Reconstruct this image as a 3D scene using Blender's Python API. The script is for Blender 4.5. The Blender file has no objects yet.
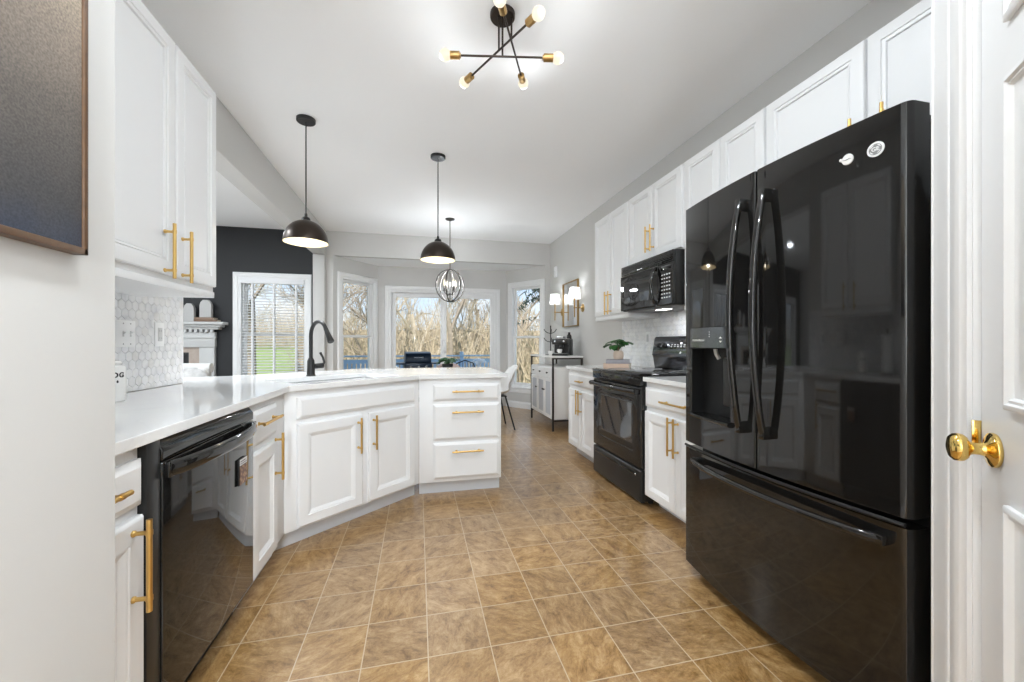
import bpy, bmesh, math, random
from mathutils import Vector, Matrix
from mathutils.geometry import tessellate_polygon
PI = math.pi
R = math.radians
SC = bpy.context.scene
COL = SC.collection

# ---------------------------------------------------------------- camera, sky, sun, exposure
FPX = 402.0                                   # focal length in pixels of the 1024 px wide frame
cam_d = bpy.data.cameras.new('camera'); cam = bpy.data.objects.new('camera', cam_d); COL.objects.link(cam)
cam_d.sensor_width = 36; cam_d.lens = FPX / 1024 * 36; cam_d.shift_y = 3 / 1024
cam_d.clip_start = 0.02; cam_d.clip_end = 300
cam.location = (0, 0, 1.10); cam.rotation_euler = (PI / 2, 0, -math.atan(94 / FPX))
SC.camera = cam
SC.view_settings.view_transform = 'Standard'; SC.view_settings.look = 'None'
SC.view_settings.exposure = 0.85; SC.view_settings.gamma = 1.0
SC.view_settings.use_curve_mapping = False
SC.cycles.max_bounces = 10; SC.cycles.diffuse_bounces = 6; SC.cycles.glossy_bounces = 5
SC.cycles.transparent_max_bounces = 12; SC.cycles.sample_clamp_indirect = 6.0
SC.cycles.caustics_reflective = False; SC.cycles.caustics_refractive = False

w = bpy.data.worlds.new('sky'); SC.world = w; w.use_nodes = True
nt = w.node_tree; N = nt.nodes; L = nt.links
bg = N['Background']
tc = N.new('ShaderNodeTexCoord'); mp = N.new('ShaderNodeMapping'); mp.inputs['Scale'].default_value = (1, 1, 2.6)
L.new(tc.outputs['Generated'], mp.inputs['Vector'])
nz = N.new('ShaderNodeTexNoise'); nz.inputs['Scale'].default_value = 3.2; nz.inputs['Detail'].default_value = 7; nz.inputs['Roughness'].default_value = 0.58
L.new(mp.outputs['Vector'], nz.inputs['Vector'])
cr = N.new('ShaderNodeValToRGB'); cr.color_ramp.elements[0].position = 0.45; cr.color_ramp.elements[1].position = 0.62
L.new(nz.outputs['Fac'], cr.inputs['Fac'])
sx = N.new('ShaderNodeSeparateXYZ'); L.new(tc.outputs['Generated'], sx.inputs['Vector'])
gr = N.new('ShaderNodeValToRGB')
gr.color_ramp.elements[0].position = 0.0; gr.color_ramp.elements[0].color = (.74, .87, 1.0, 1)
gr.color_ramp.elements[1].position = 0.5; gr.color_ramp.elements[1].color = (.30, .56, .95, 1)
L.new(sx.outputs['Z'], gr.inputs['Fac'])
mx = N.new('ShaderNodeMix'); mx.data_type = 'RGBA'
L.new(cr.outputs['Color'], mx.inputs['Factor']); L.new(gr.outputs['Color'], mx.inputs['A']); mx.inputs['B'].default_value = (.95, .97, 1.0, 1)
L.new(mx.outputs['Result'], bg.inputs['Color']); bg.inputs['Strength'].default_value = .68

sun_d = bpy.data.lights.new('sun', 'SUN'); sun_d.energy = 4.2; sun_d.angle = R(1); sun_d.color = (1, .93, .82)
sun = bpy.data.objects.new('sun', sun_d); COL.objects.link(sun)
sun.rotation_euler = (R(60), 0, R(-14)); sun.location = (0, -6, 9)

LIGHT = 1.35                                  # overall level of the lamps of the house
WARM = (.90, .95, 1.0); NEUTRAL = (.86, .935, 1.0)
def lamp(name, kind, loc, power, color=NEUTRAL, radius=.05, rot=(0, 0, 0), **kw):
    d = bpy.data.lights.new(name, kind); d.energy = power * LIGHT; d.color = color
    if kind == 'AREA': d.shape = 'DISK'; d.size = radius * 2
    else: d.shadow_soft_size = radius
    for k, v in kw.items(): setattr(d, k, v)
    o = bpy.data.objects.new(name, d); COL.objects.link(o); o.location = loc; o.rotation_euler = rot
    return o

# ---------------------------------------------------------------- materials
MATS = {}
def mat(name, col, rough=.5, metal=0.0, ior=1.5, coat=0.0, noise=0.0, nscale=40, emit=None, estr=0, bump=0.0, trans=0.0, spec=None):
    if name in MATS: return MATS[name]
    m = bpy.data.materials.new(name); m.use_nodes = True; MATS[name] = m
    nt = m.node_tree; b = nt.nodes['Principled BSDF']
    b.inputs['Base Color'].default_value = (*col, 1); b.inputs['Roughness'].default_value = rough
    b.inputs['Metallic'].default_value = metal; b.inputs['IOR'].default_value = ior
    b.inputs['Coat Weight'].default_value = coat; b.inputs['Coat Roughness'].default_value = .03
    if trans: b.inputs['Transmission Weight'].default_value = trans
    if spec is not None: b.inputs['Specular IOR Level'].default_value = spec
    if emit: b.inputs['Emission Color'].default_value = (*emit, 1); b.inputs['Emission Strength'].default_value = estr
    if noise or bump:
        tc = nt.nodes.new('ShaderNodeTexCoord'); n = nt.nodes.new('ShaderNodeTexNoise')
        n.inputs['Scale'].default_value = nscale; n.inputs['Detail'].default_value = 4
        nt.links.new(tc.outputs['Object'], n.inputs['Vector'])
        if noise:
            mr = nt.nodes.new('ShaderNodeMapRange'); mr.inputs['To Min'].default_value = 1 - noise; mr.inputs['To Max'].default_value = 1 + noise
            nt.links.new(n.outputs['Fac'], mr.inputs['Value'])
            v = nt.nodes.new('ShaderNodeVectorMath'); v.operation = 'SCALE'; v.inputs[0].default_value = col
            nt.links.new(mr.outputs['Result'], v.inputs['Scale']); nt.links.new(v.outputs['Vector'], b.inputs['Base Color'])
        if bump:
            bp = nt.nodes.new('ShaderNodeBump'); bp.inputs['Strength'].default_value = bump; bp.inputs['Distance'].default_value = .002
            nt.links.new(n.outputs['Fac'], bp.inputs['Height']); nt.links.new(bp.outputs['Normal'], b.inputs['Normal'])
    return m

WALL = mat('greige_wall_paint', (.58, .57, .552), .7, bump=.06, nscale=300)
WHITEWALL = mat('white_door_paint', (.79, .79, .79), .38, noise=.01)
CEIL = mat('ceiling_paint', (.90, .90, .90), .85, bump=.05, nscale=250)
DARK = mat('charcoal_wall_paint', (.0095, .010, .0115), .6, bump=.05, nscale=300)
CAB = mat('white_cabinet_paint', (.80, .803, .806), .36, noise=.008, nscale=15)
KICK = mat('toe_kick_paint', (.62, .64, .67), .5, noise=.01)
TRIM = mat('white_trim_paint', (.80, .80, .80), .35, noise=.008)
BLACK = mat('black_appliance_gloss', (.009, .0085, .008), .045, ior=1.58, noise=.05)
BLACKD = mat('black_appliance_satin', (.012, .012, .012), .32, noise=.1)
BLACKM = mat('black_matte_metal', (.008, .0075, .007), .42, metal=0, noise=.1)
VOID = mat('deep_black_plastic', (.004, .004, .004), .5, noise=.1)
GLASSB = mat('black_ceramic_glass', (.008, .008, .009), .03, ior=1.8, noise=.05)
OVENWIN = mat('oven_window_glass', (.02, .022, .026), .04, ior=2.3, noise=.05)
SILVER = mat('brushed_steel', (.60, .61, .62), .22, metal=1.0, noise=.05, nscale=80)
CHROME = mat('chrome', (.80, .81, .82), .06, metal=1.0, noise=.01)
BRASS = mat('brushed_gold_brass', (.70, .46, .16), .30, metal=1.0, noise=.06, nscale=90)
PBRASS = mat('polished_brass', (.80, .56, .18), .08, metal=1.0, noise=.02)
ABRASS = mat('aged_brass', (.42, .27, .11), .34, metal=1.0, noise=.12)
BRONZE = mat('dark_bronze', (.045, .034, .027), .33, metal=.75, noise=.1)
NICKEL = mat('brushed_nickel', (.16, .14, .12), .28, metal=1.0, noise=.08)
PLASTW = mat('white_plastic', (.84, .84, .84), .3, noise=.01)
GREYW = mat('pale_grey_plastic', (.55, .55, .55), .35, noise=.02)
CERAM = mat('white_ceramic', (.78, .77, .75), .15, ior=1.5, noise=.02)
INK = mat('black_ink', (.012, .012, .012), .6, noise=.05)
PRINTW = mat('white_print', (.75, .75, .75), .5, noise=.02)
GREYP = mat('grey_print', (.22, .22, .22), .5, noise=.05)
LEAF = mat('green_leaf', (.014, .085, .012), .4, noise=.35, nscale=20)
LEAFD = mat('dark_green_leaf', (.03, .085, .03), .45, noise=.4, nscale=25)
FABW = mat('white_fabric', (.56, .55, .53), .9, noise=.04, bump=.3, nscale=200)
TAUPE = mat('taupe_fabric', (.34, .26, .24), .85, noise=.08, bump=.3, nscale=220)
SHELL = mat('white_moulded_shell', (.78, .77, .75), .35, noise=.01)
WOODF = mat('walnut_frame', (.105, .052, .022), .4, noise=.35, nscale=60)
PAPERTAN = mat('tan_book_cover', (.52, .38, .29), .6, noise=.08)
PAPERGR = mat('grey_book_cover', (.26, .25, .27), .6, noise=.08)
PAGES = mat('book_pages', (.68, .62, .52), .8, noise=.1, nscale=200)
BROWNB = mat('brown_book_cover', (.16, .095, .06), .6, noise=.15)
CLAY = mat('beige_stoneware', (.56, .44, .35), .55, noise=.10, nscale=60)
PANELG = mat('grey_cabinet_panel', (.50, .51, .54), .45, noise=.12, nscale=260)
BULB = mat('lit_bulb_glass', (.10, .09, .07), .3, emit=(1, .88, .68), estr=.54, noise=.01)
CANDLE = mat('lit_candle_bulb', (.10, .09, .07), .3, emit=(1, .86, .66), estr=.75, noise=.01)
SHADE = mat('lit_linen_shade', (.85, .83, .80), .8, emit=(1, .93, .84), estr=.30, noise=.02)
GOLDIN = mat('gold_leaf_lining', (.74, .66, .48), .45, metal=.1, noise=.06, nscale=30)
RINGM = mat('dark_bronze_ring', (.035, .03, .026), .4, metal=.4, noise=.1)
HEARTHP = mat('fireplace_paint', (.50, .50, .49), .5, noise=.02)
GROUTD = mat('grey_grout', (.40, .40, .41), .8, noise=.03)
ORNW = mat('dull_white_ceramic', (.42, .41, .40), .5, noise=.04)
CONSM = mat('black_steel_console', (.20, .21, .23), .16, metal=1.0, noise=.08)
CANLIT = mat('lit_downlight_lens', (.9, .9, .9), .4, emit=(1, .95, .88), estr=6, noise=.01)
SOFAP = mat('patterned_cushion', (.45, .44, .43), .9, noise=.55, nscale=14)
SLATM = mat('white_blind_slat', (.80, .80, .81), .45, noise=.01)
BRICKB = mat('beige_hearth_tile', (.40, .33, .28), .5, noise=.2, nscale=25)
DECKW = mat('blue_grey_deck_wood', (.40, .54, .68), .7, noise=.2, nscale=12)
GRILLM = mat('navy_grill_enamel', (.010, .022, .045), .3, ior=1.5, noise=.1)
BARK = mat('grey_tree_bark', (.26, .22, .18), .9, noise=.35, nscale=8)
BARKP = mat('pale_tree_bark', (.46, .40, .32), .9, noise=.3, nscale=8)  # paler bark tone used on some of the trees
BRUSHM = mat('tan_winter_brush', (.38, .315, .23), .95, noise=.75, nscale=2.5)
PINE = mat('evergreen_needles', (.045, .085, .05), .8, noise=.5, nscale=6)
LAWN = mat('winter_lawn', (.26, .34, .09), .95, noise=.3, nscale=2)
HILLM = mat('leaf_litter_hill', (.33, .25, .17), .95, noise=.4, nscale=1.2)
WOODSIDE = mat('roof_shingle', (.10, .09, .09), .9, noise=.3, nscale=20)

def glass_mat():
    m = bpy.data.materials.new('window_glass'); m.use_nodes = True; nt = m.node_tree
    for n in list(nt.nodes):
        if n.type != 'OUTPUT_MATERIAL': nt.nodes.remove(n)
    out = [n for n in nt.nodes if n.type == 'OUTPUT_MATERIAL'][0]
    t = nt.nodes.new('ShaderNodeBsdfTransparent'); t.inputs['Color'].default_value = (.97, .985, .99, 1)
    g = nt.nodes.new('ShaderNodeBsdfGlossy'); g.inputs['Roughness'].default_value = .02
    f = nt.nodes.new('ShaderNodeFresnel'); f.inputs['IOR'].default_value = 1.03
    x = nt.nodes.new('ShaderNodeMixShader')
    nt.links.new(f.outputs['Fac'], x.inputs['Fac']); nt.links.new(t.outputs['BSDF'], x.inputs[1]); nt.links.new(g.outputs['BSDF'], x.inputs[2])
    nt.links.new(x.outputs['Shader'], out.inputs['Surface'])
    return m
GLASS = glass_mat()
def shade_mat():
    m = bpy.data.materials.new('white_linen_shade'); m.use_nodes = True; nt = m.node_tree; b = nt.nodes['Principled BSDF']
    b.inputs['Base Color'].default_value = (.85, .84, .82, 1); b.inputs['Roughness'].default_value = .9
    b.inputs['Emission Color'].default_value = (1, .95, .88, 1); b.inputs['Emission Strength'].default_value = .15
    t = nt.nodes.new('ShaderNodeBsdfTranslucent'); t.inputs['Color'].default_value = (.9, .88, .85, 1); x = nt.nodes.new('ShaderNodeMixShader'); x.inputs['Fac'].default_value = .6
    n = nt.nodes.new('ShaderNodeTexNoise'); n.inputs['Scale'].default_value = 300; bp = nt.nodes.new('ShaderNodeBump'); bp.inputs['Strength'].default_value = .1; nt.links.new(n.outputs['Fac'], bp.inputs['Height']); nt.links.new(bp.outputs[0], b.inputs['Normal'])
    nt.links.new(b.outputs[0], x.inputs[1]); nt.links.new(t.outputs[0], x.inputs[2]); nt.links.new(x.outputs[0], nt.nodes['Material Output'].inputs['Surface'])
    return m
LINEN = shade_mat()

def nodes(name, rough=.4, ior=1.5):
    m = bpy.data.materials.new(name); m.use_nodes = True; nt = m.node_tree
    b = nt.nodes['Principled BSDF']; b.inputs['Roughness'].default_value = rough; b.inputs['IOR'].default_value = ior
    return m, nt, b
def math_node(nt, op, a, b=None):
    n = nt.nodes.new('ShaderNodeMath'); n.operation = op
    for i, v in enumerate((a, b)):
        if v is None: continue
        if isinstance(v, (int, float)): n.inputs[i].default_value = v
        else: nt.links.new(v, n.inputs[i])
    return n.outputs[0]

def floor_mat():
    m, nt, b = nodes('stone_look_vinyl_tile', .3, 1.5); b.inputs['Coat Weight'].default_value = .55; b.inputs['Coat Roughness'].default_value = .21
    L = nt.links; S = .2235
    tc = nt.nodes.new('ShaderNodeTexCoord'); sp = nt.nodes.new('ShaderNodeSeparateXYZ'); L.new(tc.outputs['Object'], sp.inputs[0])
    u = math_node(nt, 'DIVIDE', math_node(nt, 'SUBTRACT', sp.outputs['X'], .035), S)
    v = math_node(nt, 'DIVIDE', math_node(nt, 'SUBTRACT', sp.outputs['Y'], 1.665), S)
    iu = math_node(nt, 'FLOOR', u); iv = math_node(nt, 'FLOOR', v)
    fu = math_node(nt, 'SUBTRACT', u, iu); fv = math_node(nt, 'SUBTRACT', v, iv)
    du = math_node(nt, 'ABSOLUTE', math_node(nt, 'SUBTRACT', fu, .5)); dv = math_node(nt, 'ABSOLUTE', math_node(nt, 'SUBTRACT', fv, .5))
    edge = math_node(nt, 'MAXIMUM', du, dv)
    grout = math_node(nt, 'GREATER_THAN', edge, .4915)
    cid = nt.nodes.new('ShaderNodeCombineXYZ'); L.new(iu, cid.inputs[0]); L.new(iv, cid.inputs[1])
    wn = nt.nodes.new('ShaderNodeTexWhiteNoise'); wn.noise_dimensions = '3D'; L.new(cid.outputs[0], wn.inputs['Vector'])
    ang = math_node(nt, 'MULTIPLY', wn.outputs['Value'], 6.28)
    loc = nt.nodes.new('ShaderNodeCombineXYZ'); L.new(fu, loc.inputs[0]); L.new(fv, loc.inputs[1])
    rot = nt.nodes.new('ShaderNodeVectorRotate'); rot.rotation_type = 'Z_AXIS'; L.new(loc.outputs[0], rot.inputs['Vector']); L.new(ang, rot.inputs['Angle'])
    scv = nt.nodes.new('ShaderNodeVectorMath'); scv.operation = 'MULTIPLY'; L.new(rot.outputs[0], scv.inputs[0]); scv.inputs[1].default_value = (1.0, 1.75, 1)
    off = nt.nodes.new('ShaderNodeVectorMath'); off.operation = 'SCALE'; L.new(wn.outputs['Color'], off.inputs[0]); off.inputs['Scale'].default_value = 40
    add = nt.nodes.new('ShaderNodeVectorMath'); L.new(scv.outputs[0], add.inputs[0]); L.new(off.outputs[0], add.inputs[1])
    n1 = nt.nodes.new('ShaderNodeTexNoise'); n1.inputs['Scale'].default_value = 2.7; n1.inputs['Detail'].default_value = 12; n1.inputs['Roughness'].default_value = .80; n1.inputs['Distortion'].default_value = .35
    L.new(add.outputs[0], n1.inputs['Vector'])
    rp = nt.nodes.new('ShaderNodeValToRGB'); e = rp.color_ramp.elements
    e[0].position = .36; e[0].color = (.15, .082, .037, 1); e[1].position = .66; e[1].color = (.50, .355, .205, 1)
    x = rp.color_ramp.elements.new(.45); x.color = (.27, .163, .078, 1)
    x = rp.color_ramp.elements.new(.535); x.color = (.355, .228, .118, 1)
    L.new(n1.outputs['Fac'], rp.inputs['Fac'])
    hs = nt.nodes.new('ShaderNodeHueSaturation'); L.new(rp.outputs['Color'], hs.inputs['Color'])
    L.new(math_node(nt, 'ADD', math_node(nt, 'MULTIPLY', wn.outputs['Value'], .16), .94), hs.inputs['Value'])
    sep = nt.nodes.new('ShaderNodeSeparateColor'); L.new(wn.outputs['Color'], sep.inputs[0])
    L.new(math_node(nt, 'ADD', math_node(nt, 'MULTIPLY', sep.outputs[1], .14), 1.04), hs.inputs['Saturation'])
    mx = nt.nodes.new('ShaderNodeMix'); mx.data_type = 'RGBA'; L.new(grout, mx.inputs['Factor']); L.new(hs.outputs[0], mx.inputs['A'])
    mx.inputs['B'].default_value = (.50, .39, .26, 1)
    L.new(mx.outputs['Result'], b.inputs['Base Color'])
    L.new(math_node(nt, 'ADD', math_node(nt, 'MULTIPLY', n1.outputs['Fac'], .14), .24), b.inputs['Roughness'])
    bp = nt.nodes.new('ShaderNodeBump'); bp.inputs['Strength'].default_value = .25; bp.inputs['Distance'].default_value = .0015
    L.new(math_node(nt, 'SUBTRACT', n1.outputs['Fac'], math_node(nt, 'MULTIPLY', grout, .6)), bp.inputs['Height']); L.new(bp.outputs[0], b.inputs['Normal'])
    return m
FLOORM = floor_mat()

def quartz():
    m, nt, b = nodes('white_quartz', .05, 1.55)
    tc = nt.nodes.new('ShaderNodeTexCoord'); n = nt.nodes.new('ShaderNodeTexNoise'); n.inputs['Scale'].default_value = 2.5; n.inputs['Detail'].default_value = 8; n.inputs['Distortion'].default_value = 2
    nt.links.new(tc.outputs['Object'], n.inputs['Vector'])
    r = nt.nodes.new('ShaderNodeValToRGB'); e = r.color_ramp.elements
    e[0].position = .47; e[0].color = (.80, .80, .795, 1); e[1].position = .53; e[1].color = (.80, .80, .795, 1)
    x = e.new(.5); x.color = (.775, .775, .775, 1)
    nt.links.new(n.outputs['Fac'], r.inputs['Fac']); nt.links.new(r.outputs['Color'], b.inputs['Base Color'])
    return m
QUARTZ = quartz()

def marble(name, base, vein):
    m, nt, b = nodes(name, .16, 1.5)
    tc = nt.nodes.new('ShaderNodeTexCoord'); n = nt.nodes.new('ShaderNodeTexNoise'); n.inputs['Scale'].default_value = 9; n.inputs['Detail'].default_value = 6; n.inputs['Distortion'].default_value = 1.5
    nt.links.new(tc.outputs['Object'], n.inputs['Vector'])
    r = nt.nodes.new('ShaderNodeValToRGB'); e = r.color_ramp.elements
    e[0].position = .36; e[0].color = (*vein, 1); e[1].position = .55; e[1].color = (*base, 1)
    nt.links.new(n.outputs['Fac'], r.inputs['Fac']); nt.links.new(r.outputs['Color'], b.inputs['Base Color'])
    return m
HEX = [marble('hex_marble_white', (.84, .84, .845), (.74, .74, .76)), marble('hex_marble_soft', (.80, .80, .81), (.68, .69, .71)), marble('hex_marble_warm', (.83, .825, .82), (.72, .71, .70))]
GROUT = mat('pale_grout', (.60, .60, .61), .8, noise=.03)

def canvas_art():
    m, nt, b = nodes('painted_canvas', .55)
    L = nt.links
    tc = nt.nodes.new('ShaderNodeTexCoord'); sp = nt.nodes.new('ShaderNodeSeparateXYZ'); L.new(tc.outputs['Object'], sp.inputs[0])
    n = nt.nodes.new('ShaderNodeTexNoise'); n.inputs['Scale'].default_value = 260; n.inputs['Detail'].default_value = 3; L.new(tc.outputs['Object'], n.inputs['Vector'])
    n2 = nt.nodes.new('ShaderNodeTexNoise'); n2.inputs['Scale'].default_value = 5; n2.inputs['Detail'].default_value = 4; L.new(tc.outputs['Object'], n2.inputs['Vector'])
    t = math_node(nt, 'DIVIDE', math_node(nt, 'SUBTRACT', sp.outputs['Z'], 1.27), .55)
    t = math_node(nt, 'ADD', t, math_node(nt, 'MULTIPLY', math_node(nt, 'SUBTRACT', n2.outputs['Fac'], .5), .25))
    r = nt.nodes.new('ShaderNodeValToRGB'); e = r.color_ramp.elements
    e[0].position = .0; e[0].color = (.030, .038, .062, 1); e[1].position = 1; e[1].color = (.46, .38, .28, 1)
    for p, c in ((.12, (.052, .050, .052)), (.45, (.105, .090, .078)), (.72, (.23, .185, .145))):
        x = e.new(p); x.color = (*c, 1)
    L.new(t, r.inputs['Fac'])
    mr = nt.nodes.new('ShaderNodeMapRange'); mr.inputs['From Min'].default_value = .3; mr.inputs['From Max'].default_value = .7; mr.inputs['To Min'].default_value = .65; mr.inputs['To Max'].default_value = 1.35; L.new(n.outputs['Fac'], mr.inputs['Value'])
    v = nt.nodes.new('ShaderNodeVectorMath'); v.operation = 'SCALE'; L.new(r.outputs['Color'], v.inputs[0]); L.new(mr.outputs[0], v.inputs['Scale'])
    L.new(v.outputs[0], b.inputs['Base Color'])
    return m
CANVAS = canvas_art()

# ---------------------------------------------------------------- mesh helpers
class MB:
    """Collects shapes and links them as ONE mesh object."""
    def __init__(s): s.bm = bmesh.new(); s.slot = 0
    def _f(s, vs):
        try:
            f = s.bm.faces.new(vs); f.material_index = s.slot; return f
        except ValueError: return None
    def box(s, x0, x1, y0, y1, z0, z1, bev=0.0, seg=2):
        b = s.bm
        v = [b.verts.new(p) for p in ((x0, y0, z0), (x1, y0, z0), (x1, y1, z0), (x0, y1, z0), (x0, y0, z1), (x1, y0, z1), (x1, y1, z1), (x0, y1, z1))]
        fs = [s._f([v[i] for i in q]) for q in ((3, 2, 1, 0), (4, 5, 6, 7), (0, 1, 5, 4), (1, 2, 6, 5), (2, 3, 7, 6), (3, 0, 4, 7))]
        if bev:
            es = {e for f in fs for e in f.edges}
            bmesh.ops.bevel(b, geom=list(es), offset=bev, segments=seg, profile=.5, affect='EDGES')
        return s
    def obox(s, c, size, rot, bev=0.0):
        """box of the given size about c, turned by a 3x3 matrix"""
        n0 = len(s.bm.verts); t = MB(); a, b_, d = (q / 2 for q in size); t.box(-a, a, -b_, b_, -d, d, bev)
        t.bm.transform(Matrix.Translation(Vector(c)) @ rot.to_4x4()); s.merge(t); return s
    def merge(s, t):
        me = bpy.data.meshes.new('tmp'); t.bm.to_mesh(me); t.bm.free(); s.bm.from_mesh(me); bpy.data.meshes.remove(me)
    def tube(s, pts, r, seg=10, radii=None, cap=True, closed=False, flat=None):
        pts = [Vector(p) for p in pts]; n = len(pts); rings = []
        up = None
        for i, p in enumerate(pts):
            if closed: t = (pts[(i + 1) % n] - pts[i - 1])
            else: t = pts[min(i + 1, n - 1)] - pts[max(i - 1, 0)]
            t.normalize()
            if up is None:
                up = Vector((0, 0, 1)) if abs(t.z) < .9 else Vector((0, 1, 0))
                if flat is not None: up = Vector(flat)
            a = t.cross(up)
            if a.length < 1e-4: a = t.orthogonal()
            a.normalize(); bb = a.cross(t).normalized(); up = bb
            rr = radii[i] if radii else r
            ra, rb = rr if isinstance(rr, tuple) else (rr, rr)
            rings.append([s.bm.verts.new(p + a * (ra * math.cos(2 * PI * k / seg)) + bb * (rb * math.sin(2 * PI * k / seg))) for k in range(seg)])
        m = n if closed else n - 1
        for i in range(m):
            A, B = rings[i], rings[(i + 1) % n]
            for k in range(seg): s._f((A[k], A[(k + 1) % seg], B[(k + 1) % seg], B[k]))
        if cap and not closed: s._f(rings[0][::-1]); s._f(rings[-1])
        return s
    def lathe(s, prof, c=(0, 0, 0), seg=24, M=None, cap0=True, cap1=True):
        M = M or Matrix.Identity(3); c = Vector(c); rings = []
        for r, z in prof:
            if r < 1e-5: rings.append([s.bm.verts.new(c + M @ Vector((0, 0, z)))])
            else: rings.append([s.bm.verts.new(c + M @ Vector((r * math.cos(2 * PI * k / seg), r * math.sin(2 * PI * k / seg), z))) for k in range(seg)])
        for A, B in zip(rings, rings[1:]):
            for k in range(seg):
                j = (k + 1) % seg
                if len(A) == 1 and len(B) == 1: continue
                if len(A) == 1: s._f((A[0], B[j], B[k]))
                elif len(B) == 1: s._f((A[k], A[j], B[0]))
                else: s._f((A[k], A[j], B[j], B[k]))
        if cap0 and len(rings[0]) > 1: s._f(rings[0][::-1])
        if cap1 and len(rings[-1]) > 1: s._f(rings[-1])
        return s
    def sphere(s, c, r, seg=16, sc=(1, 1, 1)):
        n = seg // 2
        prof = [(r * math.sin(PI * i / n), -r * math.cos(PI * i / n)) for i in range(n + 1)]
        prof[0] = (0, -r); prof[-1] = (0, r)
        return s.lathe(prof, c, seg, Matrix.Diagonal(sc))
    def panel(s, x0, x1, z0, z1, rings, back=True):
        """rings of (inset, y): a moulded board facing -y"""
        R_ = []
        for d, y in rings:
            d0, d1 = d if isinstance(d, tuple) else (d, d)
            R_.append([s.bm.verts.new(p) for p in ((x0 + d0, y, z0 + d1), (x1 - d0, y, z0 + d1), (x1 - d0, y, z1 - d1), (x0 + d0, y, z1 - d1))])
        if back: s._f(R_[0][::-1])
        for A, B in zip(R_, R_[1:]):
            for k in range(4): s._f((A[k], A[(k + 1) % 4], B[(k + 1) % 4], B[k]))
        s._f(R_[-1])
        return s
    def prism(s, poly, z0, z1, holes=()):
        loops = [list(poly)] + [list(h) for h in holes]
        flat = [p for l in loops for p in l]
        tris = tessellate_polygon([[Vector((p[0], p[1], 0)) for p in l] for l in loops])
        lo = [s.bm.verts.new((p[0], p[1], z0)) for p in flat]; hi = [s.bm.verts.new((p[0], p[1], z1)) for p in flat]
        for t in tris: s._f([hi[i] for i in t]); s._f([lo[i] for i in reversed(t)])
        k = 0
        for l in loops:
            n = len(l)
            for i in range(n): s._f((lo[k + i], lo[k + (i + 1) % n], hi[k + (i + 1) % n], hi[k + i]))
            k += n
        return s
    def xform(s, M): s.bm.transform(M); return s
    def build(s, name, m, parent=None, smooth=True, ang=38, bev=0):
        bmesh.ops.recalc_face_normals(s.bm, faces=s.bm.faces[:])
        me = bpy.data.meshes.new(name); s.bm.to_mesh(me); s.bm.free()
        for q in (m if isinstance(m, (list, tuple)) else [m]): me.materials.append(q)
        if smooth: me.shade_smooth(); me.set_sharp_from_angle(angle=R(ang))
        o = bpy.data.objects.new(name, me); COL.objects.link(o)
        if parent: o.parent = parent
        if bev:
            b = o.modifiers.new('bevel', 'BEVEL'); b.width = bev; b.segments = 2; b.limit_method = 'ANGLE'; b.angle_limit = R(40)
        return o

def tag(o, label=None, cat=None, group=None, kind=None):
    if label: o['label'] = label
    if cat: o['category'] = cat
    if group: o['group'] = group
    if kind: o['kind'] = kind
    return o
def thing(name, label, cat, loc=(0, 0, 0), rz=0, group=None):
    o = bpy.data.objects.new(name, None); COL.objects.link(o); o.location = loc; o.rotation_euler = (0, 0, rz)
    o.empty_display_size = .1
    return tag(o, label, cat, group)
def struct(name, label, cat, loc=(0, 0, 0), rz=0):
    o = bpy.data.objects.new(name, None); COL.objects.link(o); o.location = loc; o.rotation_euler = (0, 0, rz)
    return tag(o, label, cat, kind='structure')
def copy_tree(o, parent=None):
    c = o.copy(); COL.objects.link(c); c.parent = parent
    for ch in list(o.children): copy_tree(ch, c)
    return c
AX = Matrix.Rotation(PI / 2, 3, 'X')          # lathe axis z -> -y
AXX = Matrix.Rotation(PI / 2, 3, 'Y')         # lathe axis z -> x
def axis_to(v):
    return Vector((0, 0, 1)).rotation_difference(Vector(v)).to_matrix()
def text_mesh(name, body, size, m, parent, M, depth=.0006, bold=0.0):
    cu = bpy.data.curves.new('txt', 'FONT'); cu.body = body; cu.size = size; cu.extrude = depth; cu.align_x = 'CENTER'; cu.align_y = 'CENTER'; cu.offset = bold
    t = bpy.data.objects.new('txt', cu); COL.objects.link(t)
    dg = bpy.context.evaluated_depsgraph_get(); me = bpy.data.meshes.new_from_object(t.evaluated_get(dg))
    bpy.data.objects.remove(t); bpy.data.curves.remove(cu)
    me.transform(M); me.name = name; me.materials.clear(); me.materials.append(m)
    o = bpy.data.objects.new(name, me); COL.objects.link(o); o.parent = parent
    return o
FACE = Matrix.Rotation(PI / 2, 4, 'X')        # text in the xz plane, read from -y

# ================================================================ THE ROOM
H = 2.74
WX = 2.11                                     # right kitchen wall
floor_poly = [(-6.7, .9), (-1.3, .9), (-1.3, -3.1), (.5, -3.1), (.5, -.1), (1.25, .65), (2.2, .65), (2.2, 6.3), (2.12, 6.33), (1.57, 7.06), (-.70, 7.06), (-1.25, 6.40), (-6.7, 6.45)]
tag(MB().prism(floor_poly, -.06, 0).build('floor', FLOORM, smooth=False), 'tan stone look vinyl tile floor with pale grout lines', 'floor', kind='structure')
tag(MB().box(-6.69, -1.47, 1.0, 6.35, .0005, .012).build('floor_bounce_carpet', mat('pale_grey_carpet', (.62, .61, .60), .95, noise=.08, nscale=120, bump=.3), smooth=False), 'pale grey living room carpet added to bounce light', 'floor', kind='structure')  # unseen pale carpet, added to bounce light onto ceiling and kitchen
tag(MB().box(-6.7, 2.25, -3.1, 6.45, H, H + .12).build('ceiling', CEIL, smooth=False), 'flat white kitchen ceiling', 'ceiling', kind='structure')
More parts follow.
